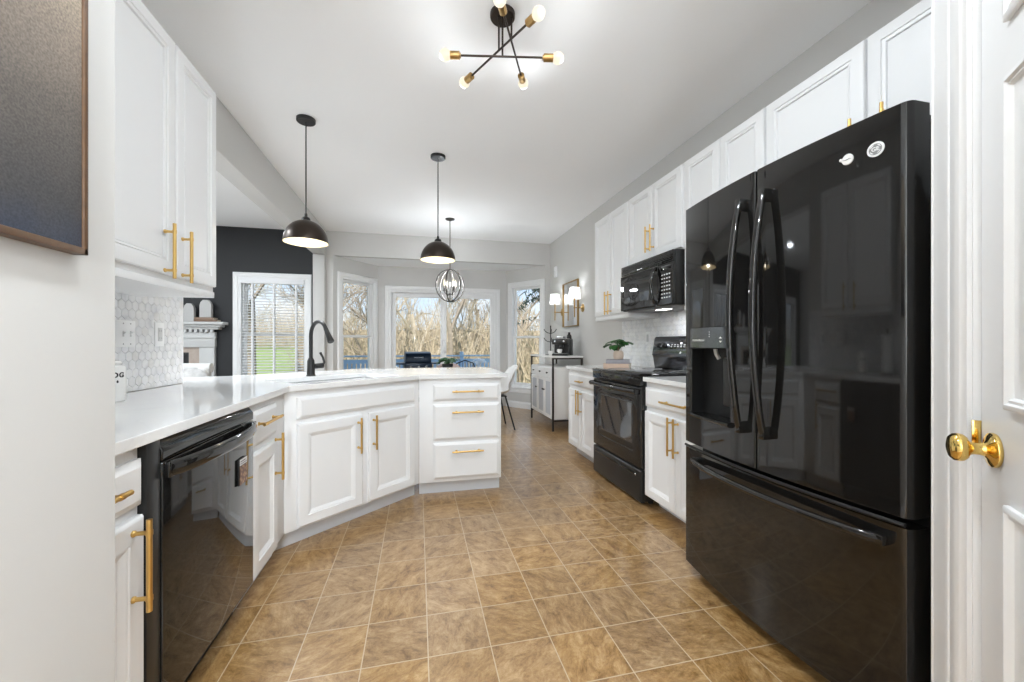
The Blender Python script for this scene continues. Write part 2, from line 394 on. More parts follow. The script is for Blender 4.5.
tag(MB().prism([(-1.22, 6.35), (2.05, 6.35), (1.6, 7.1), (-.72, 7.1)], 2.39, 2.5).build('ceiling.001', CEIL, smooth=False), 'lower white ceiling over the bay window', 'ceiling', kind='structure')
t = MB(); t.prism([(-3.2, 2.9), (10.0, 2.9), (2.6, 6.2)], -7.2, 2.8)  # roof out of view, its ridge shaped to keep sun off the deck
o = t.xform(Matrix(((0, 0, 1, 0), (1, 0, 0, 0), (0, 1, 0, 0), (0, 0, 0, 1)))).build('roof', WOODSIDE, smooth=False)
o.location = (0, -.4, 0); tag(o, 'unseen shingled house roof shaped to shade the deck', 'roof', kind='structure')

def wall(name, label, P, Q, z0, z1, m, holes=(), thick=.1):
    """interior face runs from P to Q and looks towards local -y; holes are (s0, s1, z0, z1)"""
    ang = math.atan2(Q[1] - P[1], Q[0] - P[0]); Ln = math.dist(P, Q)
    b = MB(); xs = sorted({0, Ln} | {h[0] for h in holes} | {h[1] for h in holes}); zs = sorted({z0, z1} | {h[2] for h in holes} | {h[3] for h in holes})
    if not holes: b.box(0, Ln, 0, thick, z0, z1)
    else:
        t = MB(); t.bm.free()
        for a0, a1 in zip(xs, xs[1:]):
            run = None
            for c0, c1 in zip(zs, zs[1:]):
                inside = any(h[0] <= (a0 + a1) / 2 <= h[1] and h[2] <= (c0 + c1) / 2 <= h[3] for h in holes)
                if inside:
                    if run: b.box(a0, a1, 0, thick, *run)
                    run = None
                else: run = (run[0], c1) if run else (c0, c1)
            if run: b.box(a0, a1, 0, thick, *run)
        bmesh.ops.remove_doubles(b.bm, verts=b.bm.verts[:], dist=1e-5)
    o = b.build(name, m, smooth=False); o.location = (P[0], P[1], 0); o.rotation_euler = (0, 0, ang)
    return tag(o, label, 'wall', kind='structure')

tag(MB().box(-1.28, -.62, -3.0, 1.0125, 0, H).build('wall_left', WALL, smooth=False), 'pale greige wall stub carrying the framed canvas', 'wall', kind='structure')
tag(MB().box(-1.46, -1.29, .9, 2.62, 0, H).build('wall_left_counter', WALL, smooth=False), 'greige wall behind the left counter', 'wall', kind='structure')
wall('wall_right', 'greige wall behind the range and coffee console', (WX, 6.36), (WX, .6), 0, H, WALL)
wall('wall_back', 'greige back wall with the wide opening of the bay', (-1.46, 6.28), (WX + .06, 6.28), 0, H, WALL, [(.26, 3.49, 0, 2.39)], .08)
wall('wall_living', 'charcoal painted back wall of the living room', (-6.6, 6.36), (-1.455, 6.36), 0, H, DARK, [(.398, 1.262, .45, 2.035), (4.155, 5.02, .45, 2.035)])
BAYL = ((-1.20, 6.345), (-.65, 6.97)); BAYB = ((-.65, 6.97), (1.52, 6.97)); BAYR = ((1.52, 6.97), (2.03, 6.345))
BAYL = ((-1.20, 6.28), (-.65, 6.97)); BAYR = ((1.52, 6.97), (2.03, 6.28))
wall('wall_bay_left', 'angled greige bay wall beside the patio door, on the sink side', *BAYL, 0, 2.39, WALL, [(.145, .80, .36, 2.10)])
wall('wall_bay_back', 'greige bay wall around the sliding patio door', *BAYB, 0, 2.39, WALL, [(.175, 2.0, 0, 2.005)])
wall('wall_bay_right', 'angled greige bay wall beside the coffee console', *BAYR, 0, 2.39, WALL, [(.125, .775, .36, 2.10)])
tag(MB().box(-1.455, -1.30, 6.20, 6.278, 0, 2.38, .004).build('column', WALL), 'slim greige pilaster under the beam end', 'column', kind='structure')
tag(MB().box(-1.455, -1.295, 2.625, 6.275, 2.385, H - .002, .004).build('beam', WALL), 'greige dropped beam between kitchen and living room', 'beam', kind='structure')
wall('wall_fridge_alcove', 'white return wall beside the refrigerator', (WX + .05, .705), (1.19, .705), 0, H, TRIM, thick=.05)
ANG = math.atan2(-1, -1); PA = (1.198, .708); PB = (.45, -.04)
wall('wall_pantry', 'angled white wall around the pantry door', PA, PB, 0, H, TRIM, [(.228, .892, 0, 2.07)], .09)
wall('wall_hall_right', 'greige hall wall behind the pantry door', (.45, -.04), (.45, -3.0), 0, H, WALL)
wall('wall_hall_end', 'greige end wall of the entry hall', (.55, -3.0), (-.7, -3.0), 0, H, WALL)
wall('wall_living_side', 'greige far side wall of the living room', (-6.6, .9), (-6.6, 6.46), 0, H, WALL)
wall('wall_living_front', 'greige front wall of the living room', (-1.4, 1.0), (-6.7, 1.0), 0, H, WALL)

# baseboards
def baseboard(name, label, P, Q, h=.11):
    ang = math.atan2(Q[1] - P[1], Q[0] - P[0]); Ln = math.dist(P, Q); b = MB()
    pr = [(0, 0), (-.016, 0), (-.016, h - .03), (-.008, h - .012), (-.006, h), (0, h)]
    for i in range(len(pr) - 1):
        pass
    va = [b.bm.verts.new((0, y, z)) for y, z in pr]; vb = [b.bm.verts.new((Ln, y, z)) for y, z in pr]
    n = len(pr)
    for i in range(n): b._f((va[i], va[(i + 1) % n], vb[(i + 1) % n], vb[i]))
    b._f(va[::-1]); b._f(vb)
    o = b.build(name, TRIM, smooth=False); o.location = (P[0], P[1], 0); o.rotation_euler = (0, 0, ang)
    return tag(o, label, 'baseboard', kind='structure')
baseboard('baseboard_bay_right', 'white baseboard under the bay window by the console', (1.53, 6.955), (2.02, 6.285))
baseboard('baseboard_bay_left', 'white baseboard under the bay window on the sink side', (-1.195, 6.275), (-.66, 6.955))
baseboard('baseboard_right', 'white baseboard along the console wall', (WX, 6.27), (WX, 3.86))
baseboard('baseboard_living', 'white baseboard along the charcoal wall', (-6.5, 6.36), (-1.47, 6.36))
baseboard('baseboard_left', 'white baseboard under the framed canvas', (-.62, -3.0), (-.62, 1.0))

# ---------------------------------------------------------------- windows and doors
def casing(b, x0, x1, z0, z1, wd=.075, th=.022, sill=False):
    """mitred picture-frame casing round an opening, standing proud of the wall (local -y)"""
    rings = [((-wd), 0), ((-wd), -.012), ((-wd + .010), -th), ((-wd + .020), -th + .001), ((-wd + .024), -th + .005), ((-wd + .028), -th + .002), ((-.030), -th + .002), ((-.024), -th + .005), ((-.018), -th + .003), ((-.010), -.011), (0, -.011), (0, 0)]
    R_ = []
    for d, y in rings:
        zb = z0 + d if not sill else z0
        R_.append([b.bm.verts.new(p) for p in ((x0 + d, y, zb), (x0 + d, y, z1 - d), (x1 - d, y, z1 - d), (x1 - d, y, zb))])
    for A, B in zip(R_, R_[1:]):
        for k in range(3 if sill else 4): b._f((A[k], A[(k + 1) % 4], B[(k + 1) % 4], B[k]))
def frame_rect(b, x0, x1, z0, z1, wd, y0, y1, bev=.003, wb=None, wt=None):
    wb = wb or wd; wt = wt or wd
    b.box(x0, x0 + wd, y0, y1, z0, z1, bev); b.box(x1 - wd, x1, y0, y1, z0, z1, bev)
    b.box(x0 + wd - .001, x1 - wd + .001, y0, y1, z0, z0 + wb, bev); b.box(x0 + wd - .001, x1 - wd + .001, y0, y1, z1 - wt, z1, bev)
def pane(x0, x1, z0, z1, y, parent):
    return MB().box(x0, x1, y, y + .004, z0, z1).build('pane', GLASS, parent, smooth=False)
def hung_window(name, label, P, Q, x0, x1, z0, z1, stool=True, thick=.1, dy=0):
    ang = math.atan2(Q[1] - P[1], Q[0] - P[0]); root = struct(name, label, 'window', (P[0], P[1], 0), ang)
    b = MB(); casing(b, x0, x1, z0, z1, sill=stool); b.build('casing', TRIM, root)
    b = MB(); frame_rect(b, x0, x1, z0, z1, .022, -.004, thick + .01 + dy, .001); b.build('jamb', TRIM, root)
    zm = z0 + (z1 - z0) * .495
    b = MB(); frame_rect(b, x0 + .022, x1 - .022, zm - .018, z1 - .022, .036, .055 + dy, .085 + dy); u = b.build('upper_sash', TRIM, root)
    pane(x0 + .056, x1 - .056, zm + .015, z1 - .056, .068 + dy, u)
    b = MB(); frame_rect(b, x0 + .022, x1 - .022, z0 + .022, zm + .018, .036, .022 + dy, .052 + dy, wb=.05); l = b.build('lower_sash', TRIM, root)
    pane(x0 + .056, x1 - .056, z0 + .07, zm - .016, .036 + dy, l)
    MB().box((x0 + x1) / 2 - .03, (x0 + x1) / 2 + .03, .006 + dy, .024 + dy, zm + .016, zm + .026, .003).build('sash_lock', TRIM, root)
    if stool:
        MB().box(x0 - .10, x1 + .10, -.045, .03, z0 - .022, z0, .005).build('stool', TRIM, root)
        MB().box(x0 - .08, x1 + .08, -.018, 0, z0 - .10, z0 - .022, .004).build('apron', TRIM, root)
    return root
hung_window('window_1', 'narrow double hung bay window nearest the kitchen faucet', *BAYL, .15, .795, .36, 2.095)
hung_window('window_2', 'narrow double hung bay window beside the coffee console', *BAYR, .13, .77, .36, 2.095)
hung_window('window_3', 'white framed living room window in the charcoal wall behind blinds', (-6.6, 6.36), (-1.46, 6.36), 4.157, 5.018, .45, 2.033, dy=.075)

root = struct('door_1', 'white sliding glass patio door in the bay behind the dining table', 'door', (BAYB[0][0], BAYB[0][1], 0), 0)
b = MB(); casing(b, .175, 2.0, 0, 2.005, wd=.062, sill=True); b.build('casing', TRIM, root)
b = MB(); frame_rect(b, .176, 1.999, 0.002, 2.004, .04, -.004, .12, .001, wb=.03); b.build('frame', TRIM, root)
b = MB(); frame_rect(b, .216, 1.10, .032, 1.964, .072, .068, .10); f = b.build('fixed_panel', TRIM, root); pane(.287, 1.03, .10, 1.893, .082, f)
b = MB(); frame_rect(b, 1.055, 1.96, .032, 1.964, .072, .022, .054); f = b.build('sliding_panel', TRIM, root); pane(1.126, 1.89, .10, 1.893, .036, f)
MB().tube([(1.09, .022, .95), (1.09, -.03, .98), (1.09, -.03, 1.12), (1.09, .022, 1.15)], .008).build('handle', TRIM, f)

# pantry door in the angled wall
root = struct('door_2', 'white six panel pantry door with a polished brass knob', 'door', (PA[0], PA[1], 0), ANG)
b = MB(); casing(b, .228, .892, 0, 2.07, wd=.088, th=.019, sill=True); b.build('casing', TRIM, root)
b = MB(); b.box(.228, .2315, -.004, .09, 0, 2.07); b.box(.8885, .892, -.004, .09, 0, 2.07); b.box(.228, .892, -.004, .09, 2.063, 2.07); b.build('jamb', TRIM, root)
b = MB(); b.box(.2345, .8865, .006, .042, .008, 2.058, .002)
d = b.build('door_leaf', WHITEWALL, root)
for xa, xb in ((.340, .507), (.614, .781)):
    for za, zb in ((.20, .825), (.994, 1.542), (1.645, 1.90)):
        p = MB(); rr = [(-.004, .0065), (-.004, -.001), (.000, -.0035), (.005, -.0035), (.008, .001), (.013, -.001), (.017, .0045), (.026, .0052), (.046, .0005)]
        p.panel(xa, xb, za, zb, rr, back=False); p.build('moulded_panel', WHITEWALL, d)
k = MB(); k.lathe([(.030, 0), (.031, .003), (.030, .006), (.024, .009), (.016, .011), (.012, .014), (.0105, .020), (.0105, .028), (.013, .033), (.020, .036), (.0245, .041), (.0255, .047), (.024, .053), (.0195, .057), (.011, .0595), (0, .060)], (.289, .006, .911), 32, AX)
k.build('door_knob', PBRASS, root)
MB().box(.2318, .2338, -.006, .030, .895, .955, .0008).build('strike_plate', PBRASS, root)

# living room window blinds
hung_window('window_4', 'white framed window in the charcoal wall beyond the fireplace', (-6.6, 6.36), (-1.46, 6.36), .40, 1.26, .45, 2.033, dy=.075)
def blind(label, bx0, bx1):
  bl = thing('window_blind', label, 'blind', ((bx0 + bx1) / 2, 6.38, .48))
  W2 = (bx1 - bx0) / 2
  b = MB()
  z = .50
  while z < 1.94:
      rot = Matrix.Rotation(R(17), 3, 'X'); b.obox((0, -.006, z - .48), (W2 * 2 - .01, .042, .0024), rot); z += .040
  b.build('slats', SLATM, bl)
  MB().box(-W2 - .005, W2 + .005, -.048, .012, 1.955 - .48, 2.03 - .48, .004).build('head_rail', SLATM, bl)
  MB().box(-W2 + .005, W2 - .005, -.030, .018, 0, .016, .003).build('bottom_rail', SLATM, bl)
  b = MB()
  for x in (-W2 * .66, W2 * .02, W2 * .74): b.box(x - .010, x + .010, -.031, -.0295, .01, 1.475); b.box(x - .010, x + .010, .020, .0215, .01, 1.475)
  b.build('ladder_tapes', SLATM, bl)
  MB().tube([(-W2 * .9, -.045, 1.48), (-W2 * .9, -.048, .8)], .004, 8).build('tilt_wand', SLATM, bl)
blind('white slatted blind in the charcoal wall window nearest the kitchen', -6.6 + 4.185, -6.6 + 4.99)
blind('white slatted blind in the window beyond the fireplace', -6.6 + .428, -6.6 + 1.232)

# hexagon backsplash
def hex_wall(name, label, X, y0, y1, z0, z1, face, seed, gm=None):
    rng = random.Random(seed); root = struct(name, label, 'backsplash')
    if face > 0: MB().box(X, X + .004, y0, y1, z0, z1).build('grout_bed', gm or GROUT, root, smooth=False)
    else: MB().box(X - .004, X, y0, y1, z0, z1).build('grout_bed', gm or GROUT, root, smooth=False)
    b = MB(); p = .045; r = (p - .0022) / math.sqrt(3); row = 0; z = z0 + .004
    while z < z1 + r:
        y = y0 + (p / 2 if row % 2 else 0)
        while y < y1 + p / 2:
            poly = []
            for k in range(6):
                a = PI / 6 + k * PI / 3
                poly.append((min(max(y + r * math.cos(a), y0), y1), min(max(z + r * math.sin(a), z0), z1)))
            area = sum(poly[i][0] * poly[(i + 1) % 6][1] - poly[(i + 1) % 6][0] * poly[i][1] for i in range(6)) / 2
            if area > 2e-5:
                b.slot = rng.choice((0, 0, 1, 2)); cy = sum(q[0] for q in poly) / 6; cz = sum(q[1] for q in poly) / 6
                lo = [b.bm.verts.new((X + face * .0035, *q)) for q in poly]
                hi = [b.bm.verts.new((X + face * .0062, cy + (q[0] - cy) * .965, cz + (q[1] - cz) * .965)) for q in poly]
                for k in range(6): b._f((lo[k], lo[(k + 1) % 6], hi[(k + 1) % 6], hi[k]))
                b._f(hi)
            y += p
        z += p * math.sqrt(3) / 2; row += 1
    b.build('hexagon_tiles', HEX, root, smooth=False)
hex_wall('wall_left_tiles', 'white marble hexagon backsplash over the left counter', -1.29, 1.012, 2.62, .883, 1.40, 1, 1)
hex_wall('wall_right_tiles', 'white marble hexagon backsplash behind the range', WX, 1.80, 3.88, .883, 1.40, -1, 2, GROUTD)

# ================================================================ CABINETS
LOWER = [(0, 0), (0, -.013), (.004, -.018), (.008, -.020), (.055, -.020), (.058, -.0165), (.062, -.0165), (.078, -.008), (.080, -.008)]
UPPER = [(0, 0), (0, -.014), (.004, -.019), (.007, -.020), (.048, -.020), (.050, -.0150), (.056, -.0150), (.058, -.0180), (.064, -.0165), (.066, -.0085), (.0685, -.0085), (.070, -.0105)]
DRAWER = [(0, 0), (0, -.010), (.014, -.0185), (.018, -.020)]
def handle(parent, kind, x, z, ln, r=.0062, name='handle', m=None):
    b = MB(); yo = -.020; out = .034; h = ln / 2
    d = Vector((1, 0, 0)) if kind == 'h' else Vector((0, 0, 1)); c = Vector((x, yo - out, z))
    b.tube([c - d * h, c + d * h], r, 12)
    for s in (-1, 1):
        p = c + d * (s * (h - .032)); M = AX
        b.lathe([(.0078, 0), (.0078, .004), (.0052, .007), (.0052, out)], (p.x, yo, p.z), 12, AX)
        b.tube([p - d * .006, p + d * .006], r + .0012, 12)
    return b.build(name, m or BRASS, parent)
def cabinet(name, label, loc, rz, W, D, fronts, z0=.10, z1=.849, kick=.075, group=None, ends=(0, 0), rings=LOWER, crown=False):
    root = thing(name, label, 'cabinet', loc, rz, group)
    MB().box(0, W, 0, D, z0, z1, .0015).build('carcass', CAB, root)
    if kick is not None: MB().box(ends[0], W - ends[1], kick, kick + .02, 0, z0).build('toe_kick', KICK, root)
    for f in fronts:
        k, x0, x1, a, c = f[:5]
        nm = {'door': 'door', 'drawer': 'drawer', 'false': 'false_front', 'filler': 'filler_strip'}[k]
        if k == 'door': p = MB().panel(x0, x1, a, c, rings).build(nm, CAB, root, ang=20)
        elif k == 'filler': p = MB().box(x0, x1, -.012, -.0005, a, c, .001).build(nm, CAB, root)
        else: p = MB().panel(x0, x1, a, c, DRAWER).build(nm, CAB, root, ang=20)
        for hd in f[5:]: handle(p, *hd)
    return root
LX = -.685; RZL = PI / 2
cabinet('base_cabinet', 'white base cabinet between the wall stub and the dishwasher', (LX, 1.0135, 0), RZL, .182, .56,
        [('drawer', .004, .177, .70, .815, ('h', .036, .765, .062)), ('door', .004, .177, .11, .675, ('v', .130, .566, .222))])
cabinet('base_cabinet', 'narrow white drawer and door cabinet right of the dishwasher', (LX, 1.868, 0), RZL, .455, .56,
        [('drawer', .006, .302, .668, .815, ('h', .140, .758, .235)), ('door', .006, .302, .11, .635, ('v', .262, .562, .225))], kick=.055)
A = Vector((-.685, 2.328)); B = Vector((.0065, 2.955)); DA = math.atan2(B.y - A.y, B.x - A.x); DL = (B - A).length
cabinet('sink_cabinet', 'white corner sink cabinet set diagonally under the faucet', (A.x, A.y, 0), DA, DL, .40,
        [('false', .064, .885, .695, .812), ('door', .064, .463, .11, .668, ('v', .428, .545, .215)), ('door', .508, .885, .11, .668, ('v', .537, .545, .215))], kick=.07, ends=(-.03, -.02))
cabinet('drawer_cabinet', 'white three drawer cabinet at the open end of the peninsula', (.0085, 2.955, 0), 0, .598, .60,
        [('drawer', .097, .582, .688, .808, ('h', .345, .756, .228)), ('drawer', .097, .582, .405, .664, ('h', .345, .607, .228)), ('drawer', .097, .582, .125, .384, ('h', .345, .323, .228))], kick=.07, ends=(.0, 0))

# left counter with the sink cut out
e1 = (B - A).normalized(); nn = Vector((-e1.y, e1.x)); P0 = Vector((-.3215, 2.6175))
def diag(s, n): q = P0 + e1 * s + nn * n; return (q.x, q.y)
def rrect(s0, s1, n0, n1, r, k=5):
    pts = []
    for cx, cy, a0 in ((s1 - r, n1 - r, 0), (s0 + r, n1 - r, 90), (s0 + r, n0 + r, 180), (s1 - r, n0 + r, 270)):
        for i in range(k): a = R(a0 + 90 * i / (k - 1)); pts.append(diag(cx + r * math.cos(a), cy + r * math.sin(a)))
    return pts
front = [(-.655, 1.0135), (-.655, 2.315), (.012, 2.920), (.650, 2.920), (.655, 3.80), (-.53, 3.80), (-1.26, 3.14), (-1.52, 3.08), (-1.52, 2.63), (-1.283, 2.622), (-1.283, 1.0135)]
o = MB().prism(front, .85, .88, [rrect(-.36, .36, .10, .50, .03)]).build('countertop', QUARTZ, smooth=False, bev=.003)
tag(o, 'white quartz peninsula countertop with the sink cut out', 'countertop')
b = MB(); outer = rrect(-.372, .372, .088, .512, .04); inn = rrect(-.358, .358, .102, .498, .035); bot = rrect(-.345, .345, .115, .485, .05)
rs = [[b.bm.verts.new((*p, z)) for p in l] for l, z in ((outer, .8495), (inn, .8495), (inn, .845), (bot, .66))]
for X_, Y_ in zip(rs, rs[1:]):
    n_ = len(X_)
    for i in range(n_): b._f((X_[i], X_[(i + 1) % n_], Y_[(i + 1) % n_], Y_[i]))
b._f(rs[-1])
sk = tag(b.build('sink', SILVER), 'stainless undermount sink set into the diagonal counter', 'sink')
q = diag(0, .30); MB().lathe([(.042, .661), (.042, .664), (.03, .664), (.028, .662), (0, .662)], (q[0], q[1], 0), 20).build('drain', CHROME, sk)
# faucet
fx, fy = diag(-.02, .575)
fa = thing('faucet', 'black gooseneck pull down faucet behind the sink', 'faucet', (fx, fy, .88), DA)
MB().lathe([(.030, 0), (.030, .006), (.0265, .010), (.024, .06), (.0225, .105), (.016, .118), (.0135, .125), (0, .125)], seg=24).build('base', BLACKM, fa)
pts = [(0, 0, .12), (0, 0, .20), (0, 0, .275)]; rad = .098
for i in range(1, 14): a = PI * i / 14 * .90; pts.append((0, -(1 - math.cos(a)) * rad, .275 + math.sin(a) * rad))
MB().tube(pts, .0125, 14).build('spout', BLACKM, fa)
e = Vector(pts[-1]); d = (e - Vector(pts[-2])).normalized()
MB().tube([e - d * .004, e + d * .02, e + d * .06, e + d * .105, e + d * .11], .014, 16, radii=[.0135, .0145, .0165, .0215, .019]).build('spray_head', BLACKM, fa)
b = MB(); b.tube([(.02, 0, .065), (.085, -.005, .068)], .0185, 14); b.tube([(.078, -.005, .072), (.094, -.006, .09), (.082, -.008, .125), (.062, -.009, .160)], .007, 10, radii=[.010, .0085, .0075, .0085]); b.build('lever', BLACKM, fa)

# upper cabinets, left
cabinet('wall_cabinet', 'tall white two door wall cabinet over the left counter', (-.98, 1.445, 1.355), PI / 2, .812, .305,
        [('door', .006, .462, .022, .972, ('v', .385, .108, .215)), ('door', .474, .802, .022, .972, ('v', .506, .108, .215))], z0=0, z1=.985, kick=None, rings=UPPER)
c = [o for o in COL.objects if o.name.startswith('wall_cabinet')][0]
MB().box(0, .812, -.006, .30, -.030, -.001, .003).build('light_rail', CAB, c)

# right base cabinets
RX = 1.505; RZR = -PI / 2
cabinet('base_cabinet', 'white base cabinet between the refrigerator and the range', (RX, 2.438, 0), RZR, .70, .60,
        [('drawer', .004, .668, .685, .812, ('h', .343, .740, .24)), ('door', .004, .333, .085, .652, ('v', .308, .545, .23)), ('door', .339, .668, .085, .652, ('v', .364, .545, .23))], z0=.085, kick=.095)
cabinet('base_cabinet', 'white base cabinet on the far side of the range', (RX, 3.852, 0), RZR, .62, .60,
        [('drawer', .010, .612, .69, .812, ('h', .335, .746, .14)), ('door', .010, .308, .10, .655, ('v', .290, .55, .23)), ('door', .314, .612, .10, .655, ('v', .344, .55, .23))], kick=.075)
o = MB().box(1.467, 2.10, 1.74, 2.425, .85, .88).build('countertop', QUARTZ, smooth=False, bev=.003); tag(o, 'short white quartz countertop between refrigerator and range', 'countertop')
o = MB().box(1.467, 2.10, 3.214, 3.87, .85, .88).build('countertop', QUARTZ, smooth=False, bev=.003); tag(o, 'white quartz countertop beyond the range, under the books', 'countertop')

# right wall cabinets (face frames at 1.80)
def upper(label, y1, W, z0, fronts, rail=True):
    c = cabinet('wall_cabinet', label, (1.80, y1, z0), RZR, W, .305, fronts, z0=0, z1=2.36 - z0, kick=None, rings=UPPER)
    if rail: MB().box(0, W, -.006, .30, -.030, -.001, .003).build('light_rail', CAB, c)
    return c
T = 2.35
upper('white two door wall cabinet farthest from the refrigerator', 3.868, .684, 1.365, [('door', .010, .335, .012, T - 1.365, ('v', .306, .125, .22)), ('door', .345, .672, .012, T - 1.365, ('v', .376, .125, .22))])
upper('short white wall cabinet above the microwave', 3.182, .742, 1.765, [('door', .012, .358, .012, T - 1.765, ('v', .330, .158, .205)), ('door', .366, .728, .012, T - 1.765, ('v', .396, .158, .205))], rail=False)
upper('white two door wall cabinet between microwave and refrigerator', 2.438, .672, 1.365, [('door', .020, .345, .012, T - 1.365), ('door', .353, .668, .012, T - 1.365)])
upper('white wall cabinet bridging over the refrigerator', 1.764, .975, 1.80, [('door', .010, .486, .012, T - 1.80, ('v', .456, .135, .20)), ('door', .500, .962, .012, T - 1.80, ('v', .575, .135, .20))], rail=False)

# ================================================================ DISHWASHER
dw = thing('dishwasher', 'black dishwasher under the left counter', 'dishwasher', (LX, 1.198, 0), PI / 2)
W = .668
b = MB(); b.box(0, W, .02, .56, .09, .846); b.box(0, .055, -.018, .02, .09, .846, .002); b.build('cabinet_body', BLACKD, dw)
MB().box(.012, W - .012, .05, .07, 0, .09).build('toe_panel', BLACKD, dw)
MB().box(.058, W - .003, -.022, .018, .115, .785, .004).build('door_panel', BLACK, dw)
b = MB(); t = MB().prism([(-.022, .788), (-.022, .818), (-.004, .842), (.018, .842), (.018, .788)], .058, W - .003)
t.xform(Matrix(((0, 0, 1, 0), (1, 0, 0, 0), (0, 1, 0, 0), (0, 0, 0, 1)))); b.merge(t); b.build('control_strip', BLACK, dw, bev=.003)
b = MB(); x0, x1 = .075, W - .02; pts = []; rad = []
n = 20
for i in range(n + 1):
    t = i / n; x = x0 + (x1 - x0) * t; y = -.030 - .042 * math.sin(PI * t) ** .6
    pts.append((x, y, .762)); rad.append((.009, .022))
b.tube(pts, .01, 12, radii=rad)
b.box(x0 - .012, x0 + .022, -.036, -.0225, .739, .783, .003); b.box(x1 - .022, x1 + .012, -.036, -.0225, .739, .783, .003)
b.build('handle', BLACK, dw)
mg = thing('magnet_sign', 'small brown printed magnet stuck on the dishwasher door', 'magnet', (LX + .0225, 1.180 + .566, .612), PI / 2)
MB().box(-.036, .036, -.006, 0, -.050, .050, .002).build('backing', INK, mg)
m_, nt_, b_ = nodes('brown_botanical_print', .35)
tc_ = nt_.nodes.new('ShaderNodeTexCoord'); v_ = nt_.nodes.new('ShaderNodeTexVoronoi'); v_.inputs['Scale'].default_value = 70; nt_.links.new(tc_.outputs['Object'], v_.inputs['Vector'])
r_ = nt_.nodes.new('ShaderNodeValToRGB'); r_.color_ramp.elements[0].color = (.60, .36, .20, 1); r_.color_ramp.elements[1].color = (.14, .06, .03, 1); nt_.links.new(v_.outputs['Distance'], r_.inputs['Fac']); r_.color_ramp.elements[1].position = .55
nt_.links.new(r_.outputs['Color'], b_.inputs['Base Color'])
MB().box(-.030, .034, -.0070, -.0058, -.048, .022).build('picture', m_, mg)
b = MB(); b.box(-.030, .034, -.0070, -.0058, .025, .048); b.build('header', PRINTW, mg)
b = MB(); b.box(-.026, .030, -.0075, -.0068, .030, .033); b.box(-.026, .018, -.0075, -.0068, .038, .042); b.build('header_lines', GREYP, mg)

# ================================================================ REFRIGERATOR (doors bow outward along one arc)
FY0, FY1, FX = .797, 1.722, 1.272
fr = thing('refrigerator', 'large black french door refrigerator with bottom freezer', 'refrigerator', (FX, FY1, 0), RZR)
FW = FY1 - FY0; RA = 2.75
def bow(x): 
    c = x - FW / 2; return -(math.sqrt(RA * RA - c * c) - math.sqrt(RA * RA - FW * FW / 4))
MB().box(.012, FW - .004, .088, .80, .035, 1.708, .006).build('case', BLACKD, fr)
b = MB(); b.box(.03, FW - .03, .06, .16, 0, .045); b.build('base_grille', BLACKD, fr)
for hx in (.02, FW - .10): MB().box(hx, hx + .08, .095, .16, 1.709, 1.735, .006).build('hinge_cover', BLACKD, fr)
def door_slab(b, x0, x1, z0, z1, r0=.012, r1=.012, n=14, yb=.070):
    """bowed slab; the vertical edges listed are rounded"""
    poly = []
    def arc(xc, sgn, r):
        out = []
        for i in range(5):
            a = PI / 2 * i / 4; out.append((xc + sgn * (r - r * math.cos(a)) , r - r * math.sin(a)))
        return out
    xs = [x0 + r0 + (x1 - x0 - r0 - r1) * i / n for i in range(n + 1)]
    for i in range(5): a = PI / 2 * i / 4; x = x0 + r0 - r0 * math.cos(a); poly.append((x, bow(x0 + r0) + r0 - r0 * math.sin(a)))
    poly += [(x, bow(x)) for x in xs[1:-1]]
    for i in range(5): a = PI / 2 * (1 - i / 4); x = x1 - r1 + r1 * math.cos(a); poly.append((x, bow(x1 - r1) + r1 - r1 * math.sin(a)))
    poly += [(x1, yb), (x0, yb)]
    b.prism(poly, z0, z1)
SPL = .4625
# left door with the dispenser opening: x .075..~.33, z .775..1.085
DX0, DX1, DZ0, DZ1 = .062, .335, .778, 1.175
b = MB(); door_slab(b, .001, DX0, .632, 1.750, .012, .0002, 4); door_slab(b, DX1, SPL - .003, .632, 1.750, .0002, .007, 5)
door_slab(b, DX0, DX1, DZ1, 1.750, .0002, .0002, 8); door_slab(b, DX0, DX1, .632, DZ0, .0002, .0002, 8)
bmesh.ops.remove_doubles(b.bm, verts=b.bm.verts[:], dist=.0005)
ld = b.build('door', BLACK, fr, ang=30)
b = MB()
b.box(DX0, DX1, .055, .068, DZ0, DZ1); b.box(DX0 - .001, DX0 + .003, -.01, .06, DZ0, DZ1); b.box(DX1 - .003, DX1 + .001, -.02, .06, DZ0, DZ1); b.box(DX0, DX1, -.02, .06, 1.078, 1.082)
b.build('dispenser_recess', VOID, ld)
b = MB(); door_slab(b, DX0 + .004, DX1 - .004, 1.084, 1.172, .004, .004, 10, .05)
b.xform(Matrix.Translation((0, -.012, 0))); cp = b.build('dispenser_panel', CONSM, ld, ang=30)
b = MB()
for i, zz in enumerate((1.150, 1.140, 1.130)): b.box(.215, .219, bow(.217) - .0128, bow(.217) - .0118, zz, zz + .004)
b.build('panel_marks', PRINTW, cp)
b = MB()
for s in (-1, 1):
    c = Vector((.290, bow(.29) - .0126, 1.118 + s * .008)); v = [b.bm.verts.new(c + Vector(p)) for p in ((-.009, 0, -s * .003), (.009, 0, -s * .003), (0, 0, s * .005))]; b._f(v)
b.build('arrow_marks', PRINTW, cp)
b = MB(); b.box(.10, .235, bow(.16) - .0145, bow(.16) - .010, 1.112, 1.122, .002); b.build('display_strip', SILVER, cp)
b = MB(); b.tube([(.20, .005, 1.08), (.20, .010, 1.055), (.205, .02, 1.035)], .009, 10); b.build('water_nozzle', GREYW, ld)
b = MB(); b.box(.225, .31, .02, .05, .83, 1.04, .006); b.build('dispenser_paddle', BLACKD, ld)
